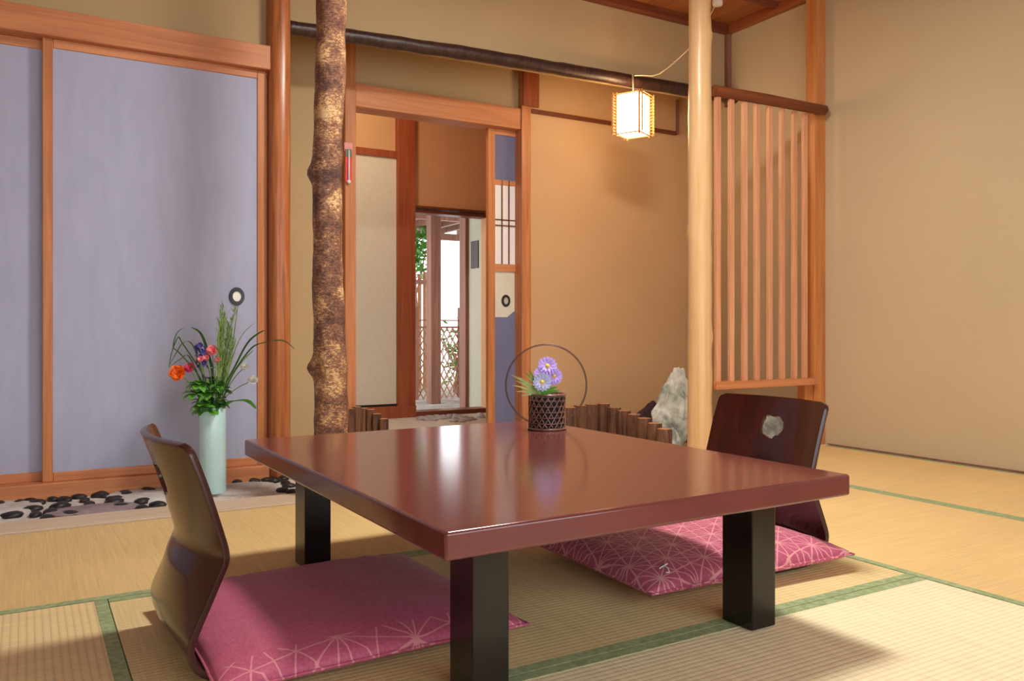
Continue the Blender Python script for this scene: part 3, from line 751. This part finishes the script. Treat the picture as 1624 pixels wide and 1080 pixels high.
# ------------------------------------------------------------------ legless chairs
def cloud_r(a):
    return .037*(1+.15*math.cos(2*a)+.06*math.sin(3*a+.4)+.05*math.cos(5*a+1))
def make_chair(label, loc, rz, s=1.0):
    prof = [(.36, .010), (.25, .010), (.15, .010), (.085, .011), (.045, .018), (.014, .034), (.000, .060), (-.001, .082), (.010, .112), (.026, .150), (.042, .188), (.053, .214), (.0545, .232), (.049, .256), (.036, .300), (.022, .345), (.008, .385), (-.008, .427)]
    # smooth the profile
    pts = [Vector((a, 0, c)) for a, c in prof]
    fine = []
    for i in range(len(pts)-1):
        p0 = pts[max(i-1, 0)]; p1 = pts[i]; p2 = pts[i+1]; p3 = pts[min(i+2, len(pts)-1)]
        for k in range(8):
            u = k/8; fine.append(.5*((2*p1)+(p2-p0)*u+(2*p0-5*p1+4*p2-p3)*u*u+(3*p1-p0-3*p2+p3)*u**3))
    fine.append(pts[-1])
    # resample evenly
    cum = [0]
    for a, b_ in zip(fine, fine[1:]): cum.append(cum[-1]+(b_-a).length)
    L = cum[-1]; NV = 130; W = .395; NU = 66
    def at(s_):
        s_ = max(0, min(L, s_)); j = 0
        lo, hi = 0, len(cum)-1
        while hi-lo > 1:
            m_ = (lo+hi)//2
            if cum[m_] <= s_: lo = m_
            else: hi = m_
        u = (s_-cum[lo])/max(1e-9, cum[lo+1]-cum[lo]); return fine[lo].lerp(fine[lo+1], u)
    hc = (0.0, L-.088)    # hole centre (across, along)
    b = bmesh.new(); grid = []
    hs, hu = L/NV, W/NU
    inside = {}
    for j in range(NV+1):
        row_ = []
        for i in range(NU+1):
            sv = j*hs; u = (i/NU-.5)
            wv = W/2
            R = .020; e = L-sv
            if e < R: wv -= R-math.sqrt(max(0, R*R-(R-e)**2))
            e = sv; R2 = .06
            if e < R2: wv -= R2-math.sqrt(max(0, R2*R2-(R2-e)**2))
            a = u*2*wv
            dx_, dy_ = a-hc[0], sv-hc[1]; rr = math.hypot(dx_, dy_)
            ang = math.atan2(dy_, dx_); R_ = cloud_r(ang)
            ins = rr < R_-.0001
            if rr > 1e-6 and abs(rr-R_) < .62*max(hs, hu):
                a = hc[0]+dx_*R_/rr; sv = hc[1]+dy_*R_/rr; ins = 'edge'
            p = at(sv)
            bowl = max(0, min(1, (p.z-.03)/.15)) if sv > .3 else 0
            x = p.x-.040*bowl*(1-(2*a/W)**2)+.004*bowl
            v = b.verts.new((x, a, p.z)); inside[v] = ins; row_.append(v)
        grid.append(row_)
    for j in range(NV):
        for i in range(NU):
            q = (grid[j][i], grid[j][i+1], grid[j+1][i+1], grid[j+1][i])
            st = [inside[v] for v in q]
            if any(s_ is True for s_ in st): continue
            if all(s_ == 'edge' for s_ in st):
                cx_ = sum((v.co.y for v in q))/4
            b.faces.new(q)
    for v in [v for v in b.verts if not v.link_faces]: b.verts.remove(v)
    t = thing('legless_chair', label, 'floor chair', loc, rz)
    o = part('seat_shell', b, [M['chair'], M['chair_edge']], t, smooth=True, local=True, label='curved dark lacquered plywood shell with a cloud shaped cut-out')
    md = o.modifiers.new('thick', 'SOLIDIFY'); md.thickness = .012; md.offset = 0; md.use_even_offset = True; md.material_offset_rim = 1
    bv = o.modifiers.new('bev', 'BEVEL'); bv.width = .002; bv.segments = 2; bv.limit_method = 'ANGLE'; bv.angle_limit = math.radians(60)
    return t
make_chair('dark lacquered legless chair seen from behind at the left side of the table', (.240, 1.70, 0), math.radians(1.5))
make_chair('dark red legless chair facing the table from the right, with cloud shaped hole showing', (1.838, 1.675, 0), math.radians(180))

# ------------------------------------------------------------------ cushions
def cushion(label, cx, cy, w, d, h, rz, mat, z0):
    t = thing('floor_cushion', label, 'cushion', (cx, cy, z0), rz)
    b = bmesh.new(); n = 64; tp = []; bt = []
    for j in range(n+1):
        ra, rb = [], []
        for i in range(n+1):
            u, v = i/n*2-1, j/n*2-1
            pin = 1-.035*(1-abs(u)**2.2)*abs(v)**3-.0; pin2 = 1-.035*(1-abs(v)**2.2)*abs(u)**3
            x, y = u*w/2*pin2, v*d/2*pin
            e = max(0, (1-abs(u)**3.2))*max(0, (1-abs(v)**3.2)); th = h*e**.42
            wr = .0045*noise.noise(Vector((x*9, y*9, cx*5)))*e
            wr += .003*noise.noise(Vector((x*30, y*30, 1)))*(1-e)
            lo = h*.32
            ra.append(b.verts.new((x, y, lo+th*.68+wr))); rb.append(ra[-1] if (i in (0, n) or j in (0, n)) else b.verts.new((x, y, lo*(1-e**.3)+.001)))
        tp.append(ra); bt.append(rb)
    for j in range(n):
        for i in range(n):
            b.faces.new((tp[j][i], tp[j][i+1], tp[j+1][i+1], tp[j+1][i]))
            q = (bt[j][i], bt[j+1][i], bt[j+1][i+1], bt[j][i+1])
            try: b.faces.new(q)
            except Exception: pass
    part('cover', b, mat, t, smooth=True, local=True)
    pi = bmesh.new(); ring = []
    for k in range(4):
        for i in range(16):
            s_ = -1+2*i/16
            u, v = ((s_, -1), (1, s_), (-s_, 1), (-1, -s_))[k]
            pin = 1-.035*(1-abs(u)**2.2)*abs(v)**3; pin2 = 1-.035*(1-abs(v)**2.2)*abs(u)**3
            ring.append(Vector((u*w/2*pin2, v*d/2*pin, h*.32)))
    tube(pi, ring+[ring[0]], .0028, 6, cap=False); part('piping', pi, mat, t, smooth=True, local=True)
    return t
cushion('plain mauve pink floor cushion on the left chair, star pattern only along its near border', .557, 1.702, .60, .60, .058, math.radians(2), M['fab_plain'], .018)
cu = cushion('mauve floor cushion covered with star pattern on the right chair under the table corner', 1.52, 1.69, .665, .565, .078, math.radians(-1), M['fab_star'], .018)
st = bmesh.new()
tube(st, [(-.262, -.225, .058), (-.250, -.226, .063), (-.238, -.225, .066)], .0016, 5)
tube(st, [(-.249, -.226, .064), (-.246, -.236, .059), (-.250, -.246, .053), (-.258, -.243, .053)], .0016, 5)
part('thread_tie', st, M['white_p'], cu, True, label='short white thread tie', local=True)

# ------------------------------------------------------------------ lantern
lc = P(1004, 185, Y=3.55)
zl0_ = P(1004, 214, Y=3.55).z; zl1_ = P(1004, 152, Y=3.55).z
rz = math.radians(26.3)
t = thing('hanging_lantern', 'square paper lantern with thin wooden lattice glowing below the dark log beam', 'lantern', (lc.x, lc.y, zl0_), rz)
H = zl1_-zl0_; a = .064
part('paper_shade', B(-a, a, -a, a, .004, H, 0), M['lamp_paper'], t, local=True, label='glowing white paper box')
fr = bmesh.new()
for sx in (-1, 1):
    for sy in (-1, 1): box(fr, sx*(a+.003)-.004, sx*(a+.003)+.004, sy*(a+.003)-.004, sy*(a+.003)+.004, -.012, H+.012)
for zz in (0, H):
    for s_ in (-1, 1):
        box(fr, -a, a, s_*(a+.003)-.003, s_*(a+.003)+.003, zz-.003, zz+.003); box(fr, s_*(a+.003)-.003, s_*(a+.003)+.003, -a, a, zz-.003, zz+.003)
part('frame', fr, M['stick'], t, local=True)
for k in range(4):
    m_ = Matrix.Rotation(PI/2*k, 4, 'Z')
    la = bmesh.new(); w = a+.012; off = a+.024
    for s_ in (-1, 1): box(la, s_*(w)-.0025, s_*(w)+.0025, off-.003, off+.003, -.002, H+.008)
    for i in range(13):
        z = .006+i*(H-.008)/12; box(la, -w-.006, w+.006, off-.0018, off+.0018, z-.0014, z+.0014)
    for v in la.verts: v.co = m_ @ v.co
    part('lattice_panel', la, M['stick'], t, local=True)
# cord from a hook on the beam to the ceiling socket
hk = P(1004, 120, Y=3.60)
cd = bmesh.new()
tube(cd, [(lc.x, lc.y, zl1_), (lc.x, lc.y, zl1_+.05), (lc.x+.004, lc.y+.008, hk.z-.01), (hk.x, hk.y, hk.z)], .0035, 6)
pts = [hk]+[P(px, py, Y=Y_) for px, py, Y_ in ((1020, 119.5, 3.6), (1034, 120.5, 3.58), (1046, 117, 3.56), (1060, 107, 3.53), (1075, 94, 3.5), (1088, 82, 3.46), (1104, 66, 3.4), (1122, 34, 3.34), (1134, 8, 3.3))]
tube(cd, pts, .0032, 6)
tt = tag(link_mesh('lantern_cord', cd, M['cord'], hk, None, True), 'ivory electric cord looping from the lantern behind the pale log to the ceiling socket', 'cord')
so = P(1138, 6, Y=3.29)
b = bmesh.new(); lathe(b, [(.026, so.z-.008), (.028, so.z+.004), (.022, ZC-.0)], so.x, so.y, 20)
solo('ceiling_socket', b, M['white_plastic'], 'small white ceiling socket at the top behind the pale log pole', 'socket', smooth='auto')
hkb = bmesh.new(); tube(hkb, [(hk.x, 3.64, hk.z-.005), (hk.x, 3.60, hk.z-.012), (hk.x, 3.59, hk.z), (hk.x, 3.60, hk.z+.01)], .003, 6)
solo('wall_hook', hkb, M['metal_dark'], 'tiny hook on the dark log beam holding the lantern cord', 'hook', smooth=True)

# thermometer on slim post
tp = P(551, 256, Y=YB-.042); zt1_ = P(551, 226, Y=YB-.04).z; zt0_ = P(551, 291, Y=YB-.04).z
t = thing('thermometer', 'red glass thermometer hanging on the slim cedar post beside the bark pole', 'thermometer', (tp.x-.002, YB-.035, zt0_))
x = tp.x+.006
part('backing_board', B(x-.022, x+.022, YB-.041, YB-.0352, zt1_-.045, zt1_, .002), M['pinkboard'], t, label='pinkish bracket')
part('scale_board', B(x-.019, x+.017, YB-.046, YB-.041, zt0_+.006, zt1_-.035, .002), M['red'], t, label='red body with dark cap')
part('cap', B(x-.017, x+.014, YB-.048, YB-.046, zt1_-.075, zt1_-.035, .0), M['greenband'], t, label='dark green upper end')
b = bmesh.new(); tube(b, [(x-.001, YB-.051, zt0_), (x-.001, YB-.051, zt1_-.04)], .0045, 8); part('glass_tube', b, M['glasstube'], t, True)
b = bmesh.new(); bmesh.ops.create_icosphere(b, subdivisions=2, radius=.011, matrix=Matrix.Translation((x-.001, YB-.05, zt0_+.008))); part('bulb', b, M['glasstube'], t, True)

# ------------------------------------------------------------------ petals, leaves
def ribbon(bm, pts, widths, side=None, cup=0.0):
    pts = [Vector(p) for p in pts]; prev = None; up = Vector((0, 0, 1))
    for i, p in enumerate(pts):
        t_ = (pts[min(i+1, len(pts)-1)]-pts[max(i-1, 0)]).normalized()
        s_ = side if side is not None else t_.cross(up)
        s_ = Vector(s_)-t_*Vector(s_).dot(t_)
        s_ = s_.normalized() if s_.length > 1e-4 else Vector((1, 0, 0))
        nrm = s_.cross(t_)
        w = widths[i]
        row_ = [bm.verts.new(p-s_*w+nrm*cup*w), bm.verts.new(p), bm.verts.new(p+s_*w+nrm*cup*w)]
        if prev:
            bm.faces.new((prev[0], prev[1], row_[1], row_[0])); bm.faces.new((prev[1], prev[2], row_[2], row_[1]))
        prev = row_
def leaf(bm, p, d, L, w, droop=.3, cup=.2):
    d = Vector(d).normalized(); pts = []; W = []
    for i in range(7):
        u = i/6; pts.append(Vector(p)+d*L*u+Vector((0, 0, -droop*L*u*u))); W.append(w*math.sin(PI*min(1, u*.93+.05))**.8+.0005)
    ribbon(bm, pts, W, cup=cup)
def bloom(bm, c, nrm, layers, wave=1.0):
    nrm = Vector(nrm).normalized(); a = nrm.orthogonal().normalized(); b_ = nrm.cross(a)
    for (n, L, w, tilt, off, ph) in layers:
        for k in range(n):
            th = 2*PI*k/n+ph+random.uniform(-.06, .06); rad = a*math.cos(th)+b_*math.sin(th); tan = nrm.cross(rad)
            pts = []; W = []
            for i in range(6):
                u = i/5; ang = tilt*(1-.35*u)
                pts.append(Vector(c)+nrm*(off+L*u*math.sin(ang))+rad*(L*u*math.cos(ang)*(1-.25*wave*u*u)+.001)+nrm*L*.22*wave*u*u*math.sin(3*th+k)); W.append(w*(.35+.75*math.sin(PI*(.15+.72*u))))
            ribbon(bm, pts, W, side=tan, cup=.18)
def ball(bm, c, r, flatn=1.0, sub=2):
    m_ = Matrix.Translation(c) @ Matrix.Diagonal((r, r, r*flatn, 1)); bmesh.ops.create_icosphere(bm, subdivisions=sub, radius=1, matrix=m_)
CAMDIR = Vector((-VX, -VY, .15))

# ------------------------------------------------------------------ vase with flowers
vp = P(340, 783, z=-.01); VXY = (vp.x, vp.y+.035)
vtop = P(340, 645, Y=VXY[1]).z
R = .0505
b = bmesh.new(); lathe(b, [(R*.96, -.010), (R, -.004), (R, vtop-.004), (R*.97, vtop), (R*.86, vtop), (R*.86, vtop-.06), (R*.86, vtop-.12)], VXY[0], VXY[1], 48)
solo('flower_vase', b, M['celadon'], 'tall pale celadon cylinder vase standing on a flat stone behind the left chair', 'vase', smooth='auto')
VT = Vector((VXY[0], VXY[1], vtop))
def vpt(px, py, dy=0.0): return P(px, py, Y=VXY[1]+dy)
def curve(p0, p1, bend=Vector((0, 0, 0)), n=8):
    mid = (Vector(p0)+Vector(p1))/2+bend
    return [(1-u)**2*Vector(p0)+2*u*(1-u)*mid+u*u*Vector(p1) for u in [i/n for i in range(n+1)]]
def base_pt(i):
    a = i*2.4; return VT+Vector((math.cos(a)*.022, math.sin(a)*.022, -.035))
idx = [0]
def flower(name, label, tip, layers, mat, centre=None, bend=None, nrm=None, leaves=0, group=None):
    idx[0] += 1; p0 = base_pt(idx[0]); tip = Vector(tip)
    t = thing(name, label, 'flower', p0, 0, group)
    nrm = nrm or (CAMDIR+Vector((0, 0, .4)))
    pts = curve(p0, tip, bend or Vector((0, 0, .02)), 10)
    b = bmesh.new(); tube(b, pts, .0018, 6); part('stem', b, M['stem'], t, True)
    b = bmesh.new(); bloom(b, tip, nrm, layers); part('petals', b, mat, t, True)
    if centre: b = bmesh.new(); ball(b, tip+Vector(nrm).normalized()*.003, centre[0]); part('centre', b, centre[1], t, True)
    if leaves:
        for k in range(leaves):
            b = bmesh.new(); q = pts[3+(k*2) % 6]; an = k*2.2; leaf(b, q, (math.cos(an), math.sin(an), .4), .045, .011)
            part('leaf', b, M['leaf'], t, True)
    return t
flower('poppy_flower', 'large orange flower leaning out at the left of the vase', vpt(283, 592, -.03), [(6, .036, .022, .5, 0, 0), (6, .03, .02, .9, .002, .5), (5, .02, .014, 1.2, .003, .2)], M['orange'], None, Vector((0, 0, .05)), Vector((-.7, -.7, .3)))
flower('carnation_flower', 'deep pink flower between orange and pale pink blooms in the vase', vpt(301, 584, .0), [(9, .026, .011, .5, 0, 0), (8, .02, .009, .9, .002, .4), (6, .014, .007, 1.2, .003, .2)], M['magenta'], None, None)
flower('rose_flower', 'topmost and largest pale pink bloom in the vase', vpt(337, 557, -.01), [(8, .026, .014, .5, 0, 0), (7, .022, .012, .9, .003, .4), (5, .016, .01, 1.3, .005, .1)], M['pink'], leaves=4)
for (px, py, lab) in ((318, 570, 'small pink bloom lowest left of the large pink one, in the vase'), (327, 568, 'small pink bloom directly under the large pink one, in the vase'), (345, 571, 'small pink bloom at right beneath the large pink one, in the vase')):
    flower('rose_flower', lab, vpt(px, py, -.02+.01*(px % 3)), [(7, .014, .008, .6, 0, 0), (6, .011, .007, 1.0, .002, .4)], M['pink'], leaves=2)
# violet spike
idx[0] += 1; p0 = base_pt(idx[0]); tipv = vpt(317, 548, .01); t = thing('delphinium_flower', 'deep violet blue flower spike behind the pink blooms in the vase', 'flower', p0)
pts = curve(p0, tipv, Vector((-.005, 0, .02)), 12); b = bmesh.new(); tube(b, pts, .002, 6); part('stem', b, M['stem'], t, True)
b = bmesh.new()
for k in range(16):
    q = pts[8]+(pts[12]-pts[8])*(k/15); an = k*2.4
    bloom(b, q+Vector((math.cos(an)*.014, math.sin(an)*.014, 0)), (math.cos(an), math.sin(an), .4), [(5, .013, .006, .5, 0, 0)])
part('petals', b, M['violet'], t, True)
flower('white_flower', 'upper white flower at the right of the vase near the door edge', vpt(388, 583, 0), [(9, .021, .009, .35, 0, 0), (8, .018, .008, .9, .001, .4), (6, .016, .007, 1.3, .002, .1), (7, .012, .008, -.5, -.001, .2)], M['white_p'], None, Vector((-.01, 0, .05)), Vector((-.2, -.6, .9)))
flower('white_flower', 'lower white flower furthest right of the vase', vpt(401, 604, -.02), [(10, .025, .009, .3, 0, 0), (9, .021, .008, .8, .001, .4), (7, .018, .008, 1.25, .002, .1), (7, .013, .008, -.5, -.001, .2)], M['white_p'], None, Vector((.0, 0, .04)), Vector((-.2, -.6, .9)))
# tall green grass plume
idx[0] += 1; p0 = base_pt(idx[0]); t = thing('grass_plume', 'tall bristly green grass plume rising from the centre of the vase', 'grass', p0)
stems = bmesh.new(); br = bmesh.new()
for k in range(11):
    tip = vpt(352+(k % 5)*5, 490+(k*13) % 55, .01*(k % 4)-.02)
    pts = curve(p0+Vector(((k % 3-1)*.008, (k % 2)*.008, 0)), tip, Vector(((k % 3-1)*.01, 0, .01)), 12); tube(stems, pts, .0019, 5)
    for j in range(6, 13):
        for m2 in range(9):
            an = random.uniform(0, 6.28); d = Vector((math.cos(an)*.6, math.sin(an)*.6, random.uniform(.5, 1.6))).normalized()*random.uniform(.015, .032)
            q = pts[j]+Vector((random.uniform(-.004, .004), 0, random.uniform(-.012, .012)))
            ribbon(br, [q, q+d*.5, q+d], [.0012, .0020, .0003])
part('stem', stems, M['grass'], t, True); tag(part('bristle', br, M['grass'], t, False), None, None, kind='stuff')
# broad dark blade
def blade(label, path, w, mat, name='ornamental_grass', bend=None, grp=None):
    idx[0] += 1; p0 = base_pt(idx[0]); pts = [p0]+[vpt(*q) for q in path]
    # catmull
    out = []
    for i in range(len(pts)-1):
        a0 = pts[max(i-1, 0)]; a1 = pts[i]; a2 = pts[i+1]; a3 = pts[min(i+2, len(pts)-1)]
        for k in range(6):
            u = k/6; out.append(.5*((2*a1)+(a2-a0)*u+(2*a0-5*a1+4*a2-a3)*u*u+(3*a1-a0-3*a2+a3)*u**3))
    out.append(pts[-1]); n = len(out)
    W = [w*(math.sin(PI*(.12+.86*i/(n-1)))**.6)+.0004 for i in range(n)]
    b = bmesh.new(); ribbon(b, out, W, side=Vector((.8625, -.506, .15)), cup=.35)
    o = tag(link_mesh(name, b, mat, p0, None, True), label, 'grass', grp)
blade('broad dark green upright blade just left of the grass plume', [(355, 600, 0), (351, 545, .0), (351, 498, 0)], .0065, M['leaf_dark'])
blade('arching green blade topping out left of the pink blooms', [(338, 600, .02), (328, 553, .02), (318, 528, .02), (304, 519, .02)], .0055, M['leaf_dark'])
blade('longest thin blade arching high to the left of the vase', [(325, 600, .02), (290, 545, .0), (282, 535, 0), (272, 560, 0), (268, 582, 0)], .0022, M['leaf_dark'])
blade('thin dark blade curving over to the far left above the orange flower', [(322, 600, -.02), (306, 548, 0), (291, 543, 0), (278, 562, 0), (267, 582, -.02)], .0022, M['leaf_dark'])
blade('thin dark blade with straight drooping tip at left above the orange flower', [(320, 610, .02), (300, 565, .02), (285, 570, .02), (269, 582, .02)], .0022, M['leaf_dark'])
blade('thin blade standing up left with hooked tip against the lavender door', [(318, 600, -.02), (285, 560, 0), (275, 550, 0), (281, 528, 0), (294, 519, 0)], .0022, M['leaf_dark'])
blade('long dark blade arching right in front of the cedar post', [(368, 590, -.02), (392, 545, -.03), (413, 527, -.05), (426, 524, -.06)], .0036, M['leaf_dark'])
blade('longest thin blade bending right past the cedar post to the beige wall', [(366, 600, -.06), (396, 555, -.12), (418, 543, -.16), (448, 540, -.2), (467, 553, -.22)], .0026, M['leaf_dark'])
blade('short green blade pointing right below the arching dark blade', [(365, 600, 0), (385, 572, 0), (402, 556, 0)], .004, M['grass'])
blade('thin pale stalk leaning right toward the door handle', [(365, 560, 0), (374, 510, 0), (377, 484, 0)], .0018, M['grass'])
blade('fine pale straw rising right between the blades', [(368, 570, 0), (385, 530, 0), (405, 512, 0)], .0014, M['grass'])
blade('broad green leaf lying low at the right of the vase rim', [(362, 640, 0), (380, 636, 0), (395, 638, 0), (406, 648, 0)], .011, M['leaf'], 'leafy_stem')
# leafy stems
def leafy(label, tip, n, mat, L=.045, w=.014, bend=None):
    idx[0] += 1; p0 = base_pt(idx[0]); t = thing('leafy_stem', label, 'foliage', p0)
    pts = curve(p0, tip, bend or Vector((0, 0, .03)), 12); b = bmesh.new(); tube(b, pts, .0018, 5); part('stem', b, M['stem'], t, True)
    b = bmesh.new()
    for k in range(n):
        q = pts[3+(k*5) % 10]; an = k*2.4+idx[0]; d = Vector((math.cos(an), math.sin(an), random.uniform(-.2, .7)))
        leaf(b, q+d*.004, d, L*random.uniform(.7, 1.15), w*random.uniform(.7, 1.1), droop=.4)
    part('leaf', b, mat, t, True)
leafy('leafy stem drooping over the left rim of the vase', vpt(320, 655, -.045), 26, M['leaf'], .05, .018, Vector((-.03, -.02, .06)))
leafy('leafy stem spreading left below the orange flower', vpt(297, 615, -.02), 34, M['leaf'], .055, .018)
leafy('leafy stem rising left of centre under the violet spike', vpt(312, 592, .0), 36, M['leaf'], .052, .016)
leafy('darker leafy stem in the middle beneath the pink blooms', vpt(335, 583, .02), 36, M['leaf_dark'], .05, .016)
leafy('leafy stem at the front centre of the bouquet, just above the rim', vpt(334, 615, -.05), 30, M['leaf'], .05, .018)
leafy('leafy stem right of centre at the base of the grass plume', vpt(362, 606, -.02), 24, M['leaf_dark'], .046, .013)
leafy('leafy stem with pale green leaves between pink blooms and plume', vpt(345, 596, -.03), 22, M['leaf'], .042, .013)

# ------------------------------------------------------------------ flower basket on the table
bc = P(868, 684, z=TZ); BX, BY = bc.x+.028, bc.y+.045
BR = .053; BH = P(868, 623, Y=BY).z-TZ
t = thing('flower_basket', 'small dark woven bamboo basket standing on the back of the table', 'basket', (BX, BY, TZ))
b = bmesh.new(); ns = 18
def bp(a, z, r=BR): return Vector((BX+r*math.cos(a), BY+r*math.sin(a), TZ+z))
for k in range(ns):
    for sgn in (-1, 1):
        a0 = 2*PI*k/ns; tube(b, [bp(a0+sgn*u*1.15, .004+u*(BH-.008), BR+.0012*sgn) for u in [i/12 for i in range(13)]], .0021, 5)
for i in range(7):
    z = .004+i*(BH-.008)/6; tube(b, [bp(2*PI*k/36, z, BR+(.003 if i in (0, 6) else .0005)) for k in range(37)], .0036 if i in (0, 6) else .0019, 6, cap=False)
part('weave', b, M['basket'], t, True, label='open hexagonal bamboo weave')
b = bmesh.new(); lathe(b, [(BR*.93, .002+TZ), (BR*.93, TZ+BH*.9)], BX, BY, 32); part('liner', b, M['basket_in'], t, 'auto')
hc = Vector((BX, BY, P(868, 613, Y=BY).z)); hr = .125
side = Vector((.8625, -.506, 0)); hc.z = TZ+hr+.003
b = bmesh.new()
tube(b, [hc+side*hr*math.cos(2*PI*k/72)*1.0+Vector((0, 0, hr*math.sin(2*PI*k/72)))+Vector((VX, VY, 0))*-(BR+.004) for k in range(73)], .0016, 6, cap=False)
tube(b, [hc+side*(hr-.003)*math.cos(2*PI*k/72)+Vector((0, 0, (hr-.003)*math.sin(2*PI*k/72)))+Vector((VX, VY, 0))*-(BR+.001) for k in range(73)], .0012, 6, cap=False)
# hoop passes behind the basket
for v in b.verts: v.co += Vector((VX, VY, 0))*(2*BR+.012)
part('hoop_handle', b, M['hoop'], t, True, label='large thin brown ring handle around the basket')
def aster(label, px, py, dy, mat, r, nrm):
    tip = P(px, py, Y=BY+dy); p0 = Vector((BX+random.uniform(-.015, .015), BY+random.uniform(-.015, .015), TZ+BH*.9+.001))
    t = thing('aster_flower', label, 'flower', p0)
    b = bmesh.new(); tube(b, curve(p0, tip, n=6), .0015, 6); part('stem', b, M['stem'], t, True)
    b = bmesh.new(); bloom(b, tip, nrm, [(15, r, r*.15, .18, 0, 0), (15, r*.9, r*.14, .34, .001, .2), (11, r*.72, r*.13, .6, .002, .4)], 0.0); part('petals', b, mat, t, True)
    b = bmesh.new(); ball(b, tip+Vector(nrm).normalized()*.004, r*.24); part('centre', b, M['yellow'], t, True)
aster('lilac daisy with yellow centre, topmost in the dark basket', 868, 581, .0, M['lilac'], .029, (-.45, -.85, .35))
aster('lilac daisy with yellow centre at the right of the dark basket', 878, 597, -.01, M['lilac'], .026, (-.3, -.9, .2))
aster('bluish white daisy with yellow centre, lowest left in the dark basket', 860, 606, -.03, M['bluewhite'], .027, (-.6, -.8, .15))
aster('lilac daisy half hidden between the other blooms of the dark basket', 860, 594, .015, M['lilac'], .026, (-.6, -.7, .5))
def tuft(label, tips, mat, w, nm='basket_greenery'):
    p0 = Vector((BX-.02, BY+.0, TZ+BH*.9+.001)); b = bmesh.new()
    for (px, py) in tips:
        tip = P(px, py, Y=BY-.01); pts = curve(p0, tip, Vector((0, 0, .012)), 8)
        ribbon(b, pts, [w*(1-i/8)**.6+.0003 for i in range(9)], side=Vector((0, -.3, 1)), cup=.3)
    tag(link_mesh(nm, b, mat, p0, None, True), label, 'foliage')
tuft('pale spiky leaves fanning left out of the dark basket', [(810, 594), (818, 604), (812, 611), (818, 621), (826, 628), (822, 598), (836, 596)], M['pale_leaf'], .0045)
tuft('bright green upright leaf left of the daisies in the dark basket', [(832, 590), (838, 586), (845, 600)], M['leaf'], .006)
tuft('small green leaves at the right of the basket rim below the lilac daisy', [(884, 614), (878, 608), (889, 620), (872, 612)], M['leaf'], .008)

# ------------------------------------------------------------------ lamps, added fill light and sky
t = thing('ceiling_light', 'round ceiling lamp above the table', 'lamp', (1.67, 1.97, 2.33))
b = bmesh.new(); lathe(b, [(.21, 2.332), (.21, 2.345)], 1.67, 1.97, 40); part('lamp_shade', b, M['ceil_glow'], t, 'auto')
b = bmesh.new(); lathe(b, [(.23, 2.346), (.23, 2.44), (.2, ZC)], 1.67, 1.97, 40); part('lamp_base', b, M['white_plastic'], t, 'auto')
t = thing('entry_fill_lamp', 'unseen lamp added under the entry hall ceiling as warm fill', 'lamp', (1.75, 4.85, 2.42))  # out of view, added to brighten the entry with warm light
b = bmesh.new(); lathe(b, [(.12, 2.42), (.13, 2.44), (.13, 2.4995)], 1.75, 4.85, 32); part('lamp_shade', b, M['corr_glow'], t, 'auto')

def area(name, loc, rot, sx, sy, e, col):
    l = bpy.data.lights.new(name, 'AREA'); l.shape = 'RECTANGLE'; l.size = sx; l.size_y = sy; l.energy = e; l.color = col
    o = bpy.data.objects.new(name, l); C.objects.link(o); o.location = loc; o.rotation_euler = rot; return o
area('front_window_fill', (0.95, -1.75, 1.2), (math.radians(-90), 0, PI), 4.4, 1.7, 11, (0.88, 0.94, 1.0))  # area light added outside the unseen window as cool fill

w = bpy.data.worlds.new('World'); bpy.context.scene.world = w; w.use_nodes = True
bg = w.node_tree.nodes['Background']; bg.inputs[0].default_value = (.93, .97, 1, 1); bg.inputs[1].default_value = 2.8

cam = bpy.data.cameras.new('Camera'); co = bpy.data.objects.new('Camera', cam); C.objects.link(co)
co.location = (0, 0, CAMH); co.rotation_euler = (math.radians(90), 0, -math.atan2(VX, VY))
cam.sensor_width = 36; cam.lens = F/1624*36; cam.shift_y = -20/1624; cam.clip_start = .02
sc = bpy.context.scene; sc.camera = co
sc.view_settings.view_transform = 'Standard'; sc.view_settings.look = 'None'; sc.view_settings.gamma = 1; sc.view_settings.exposure = 0.38
sc.view_settings.use_curve_mapping = False
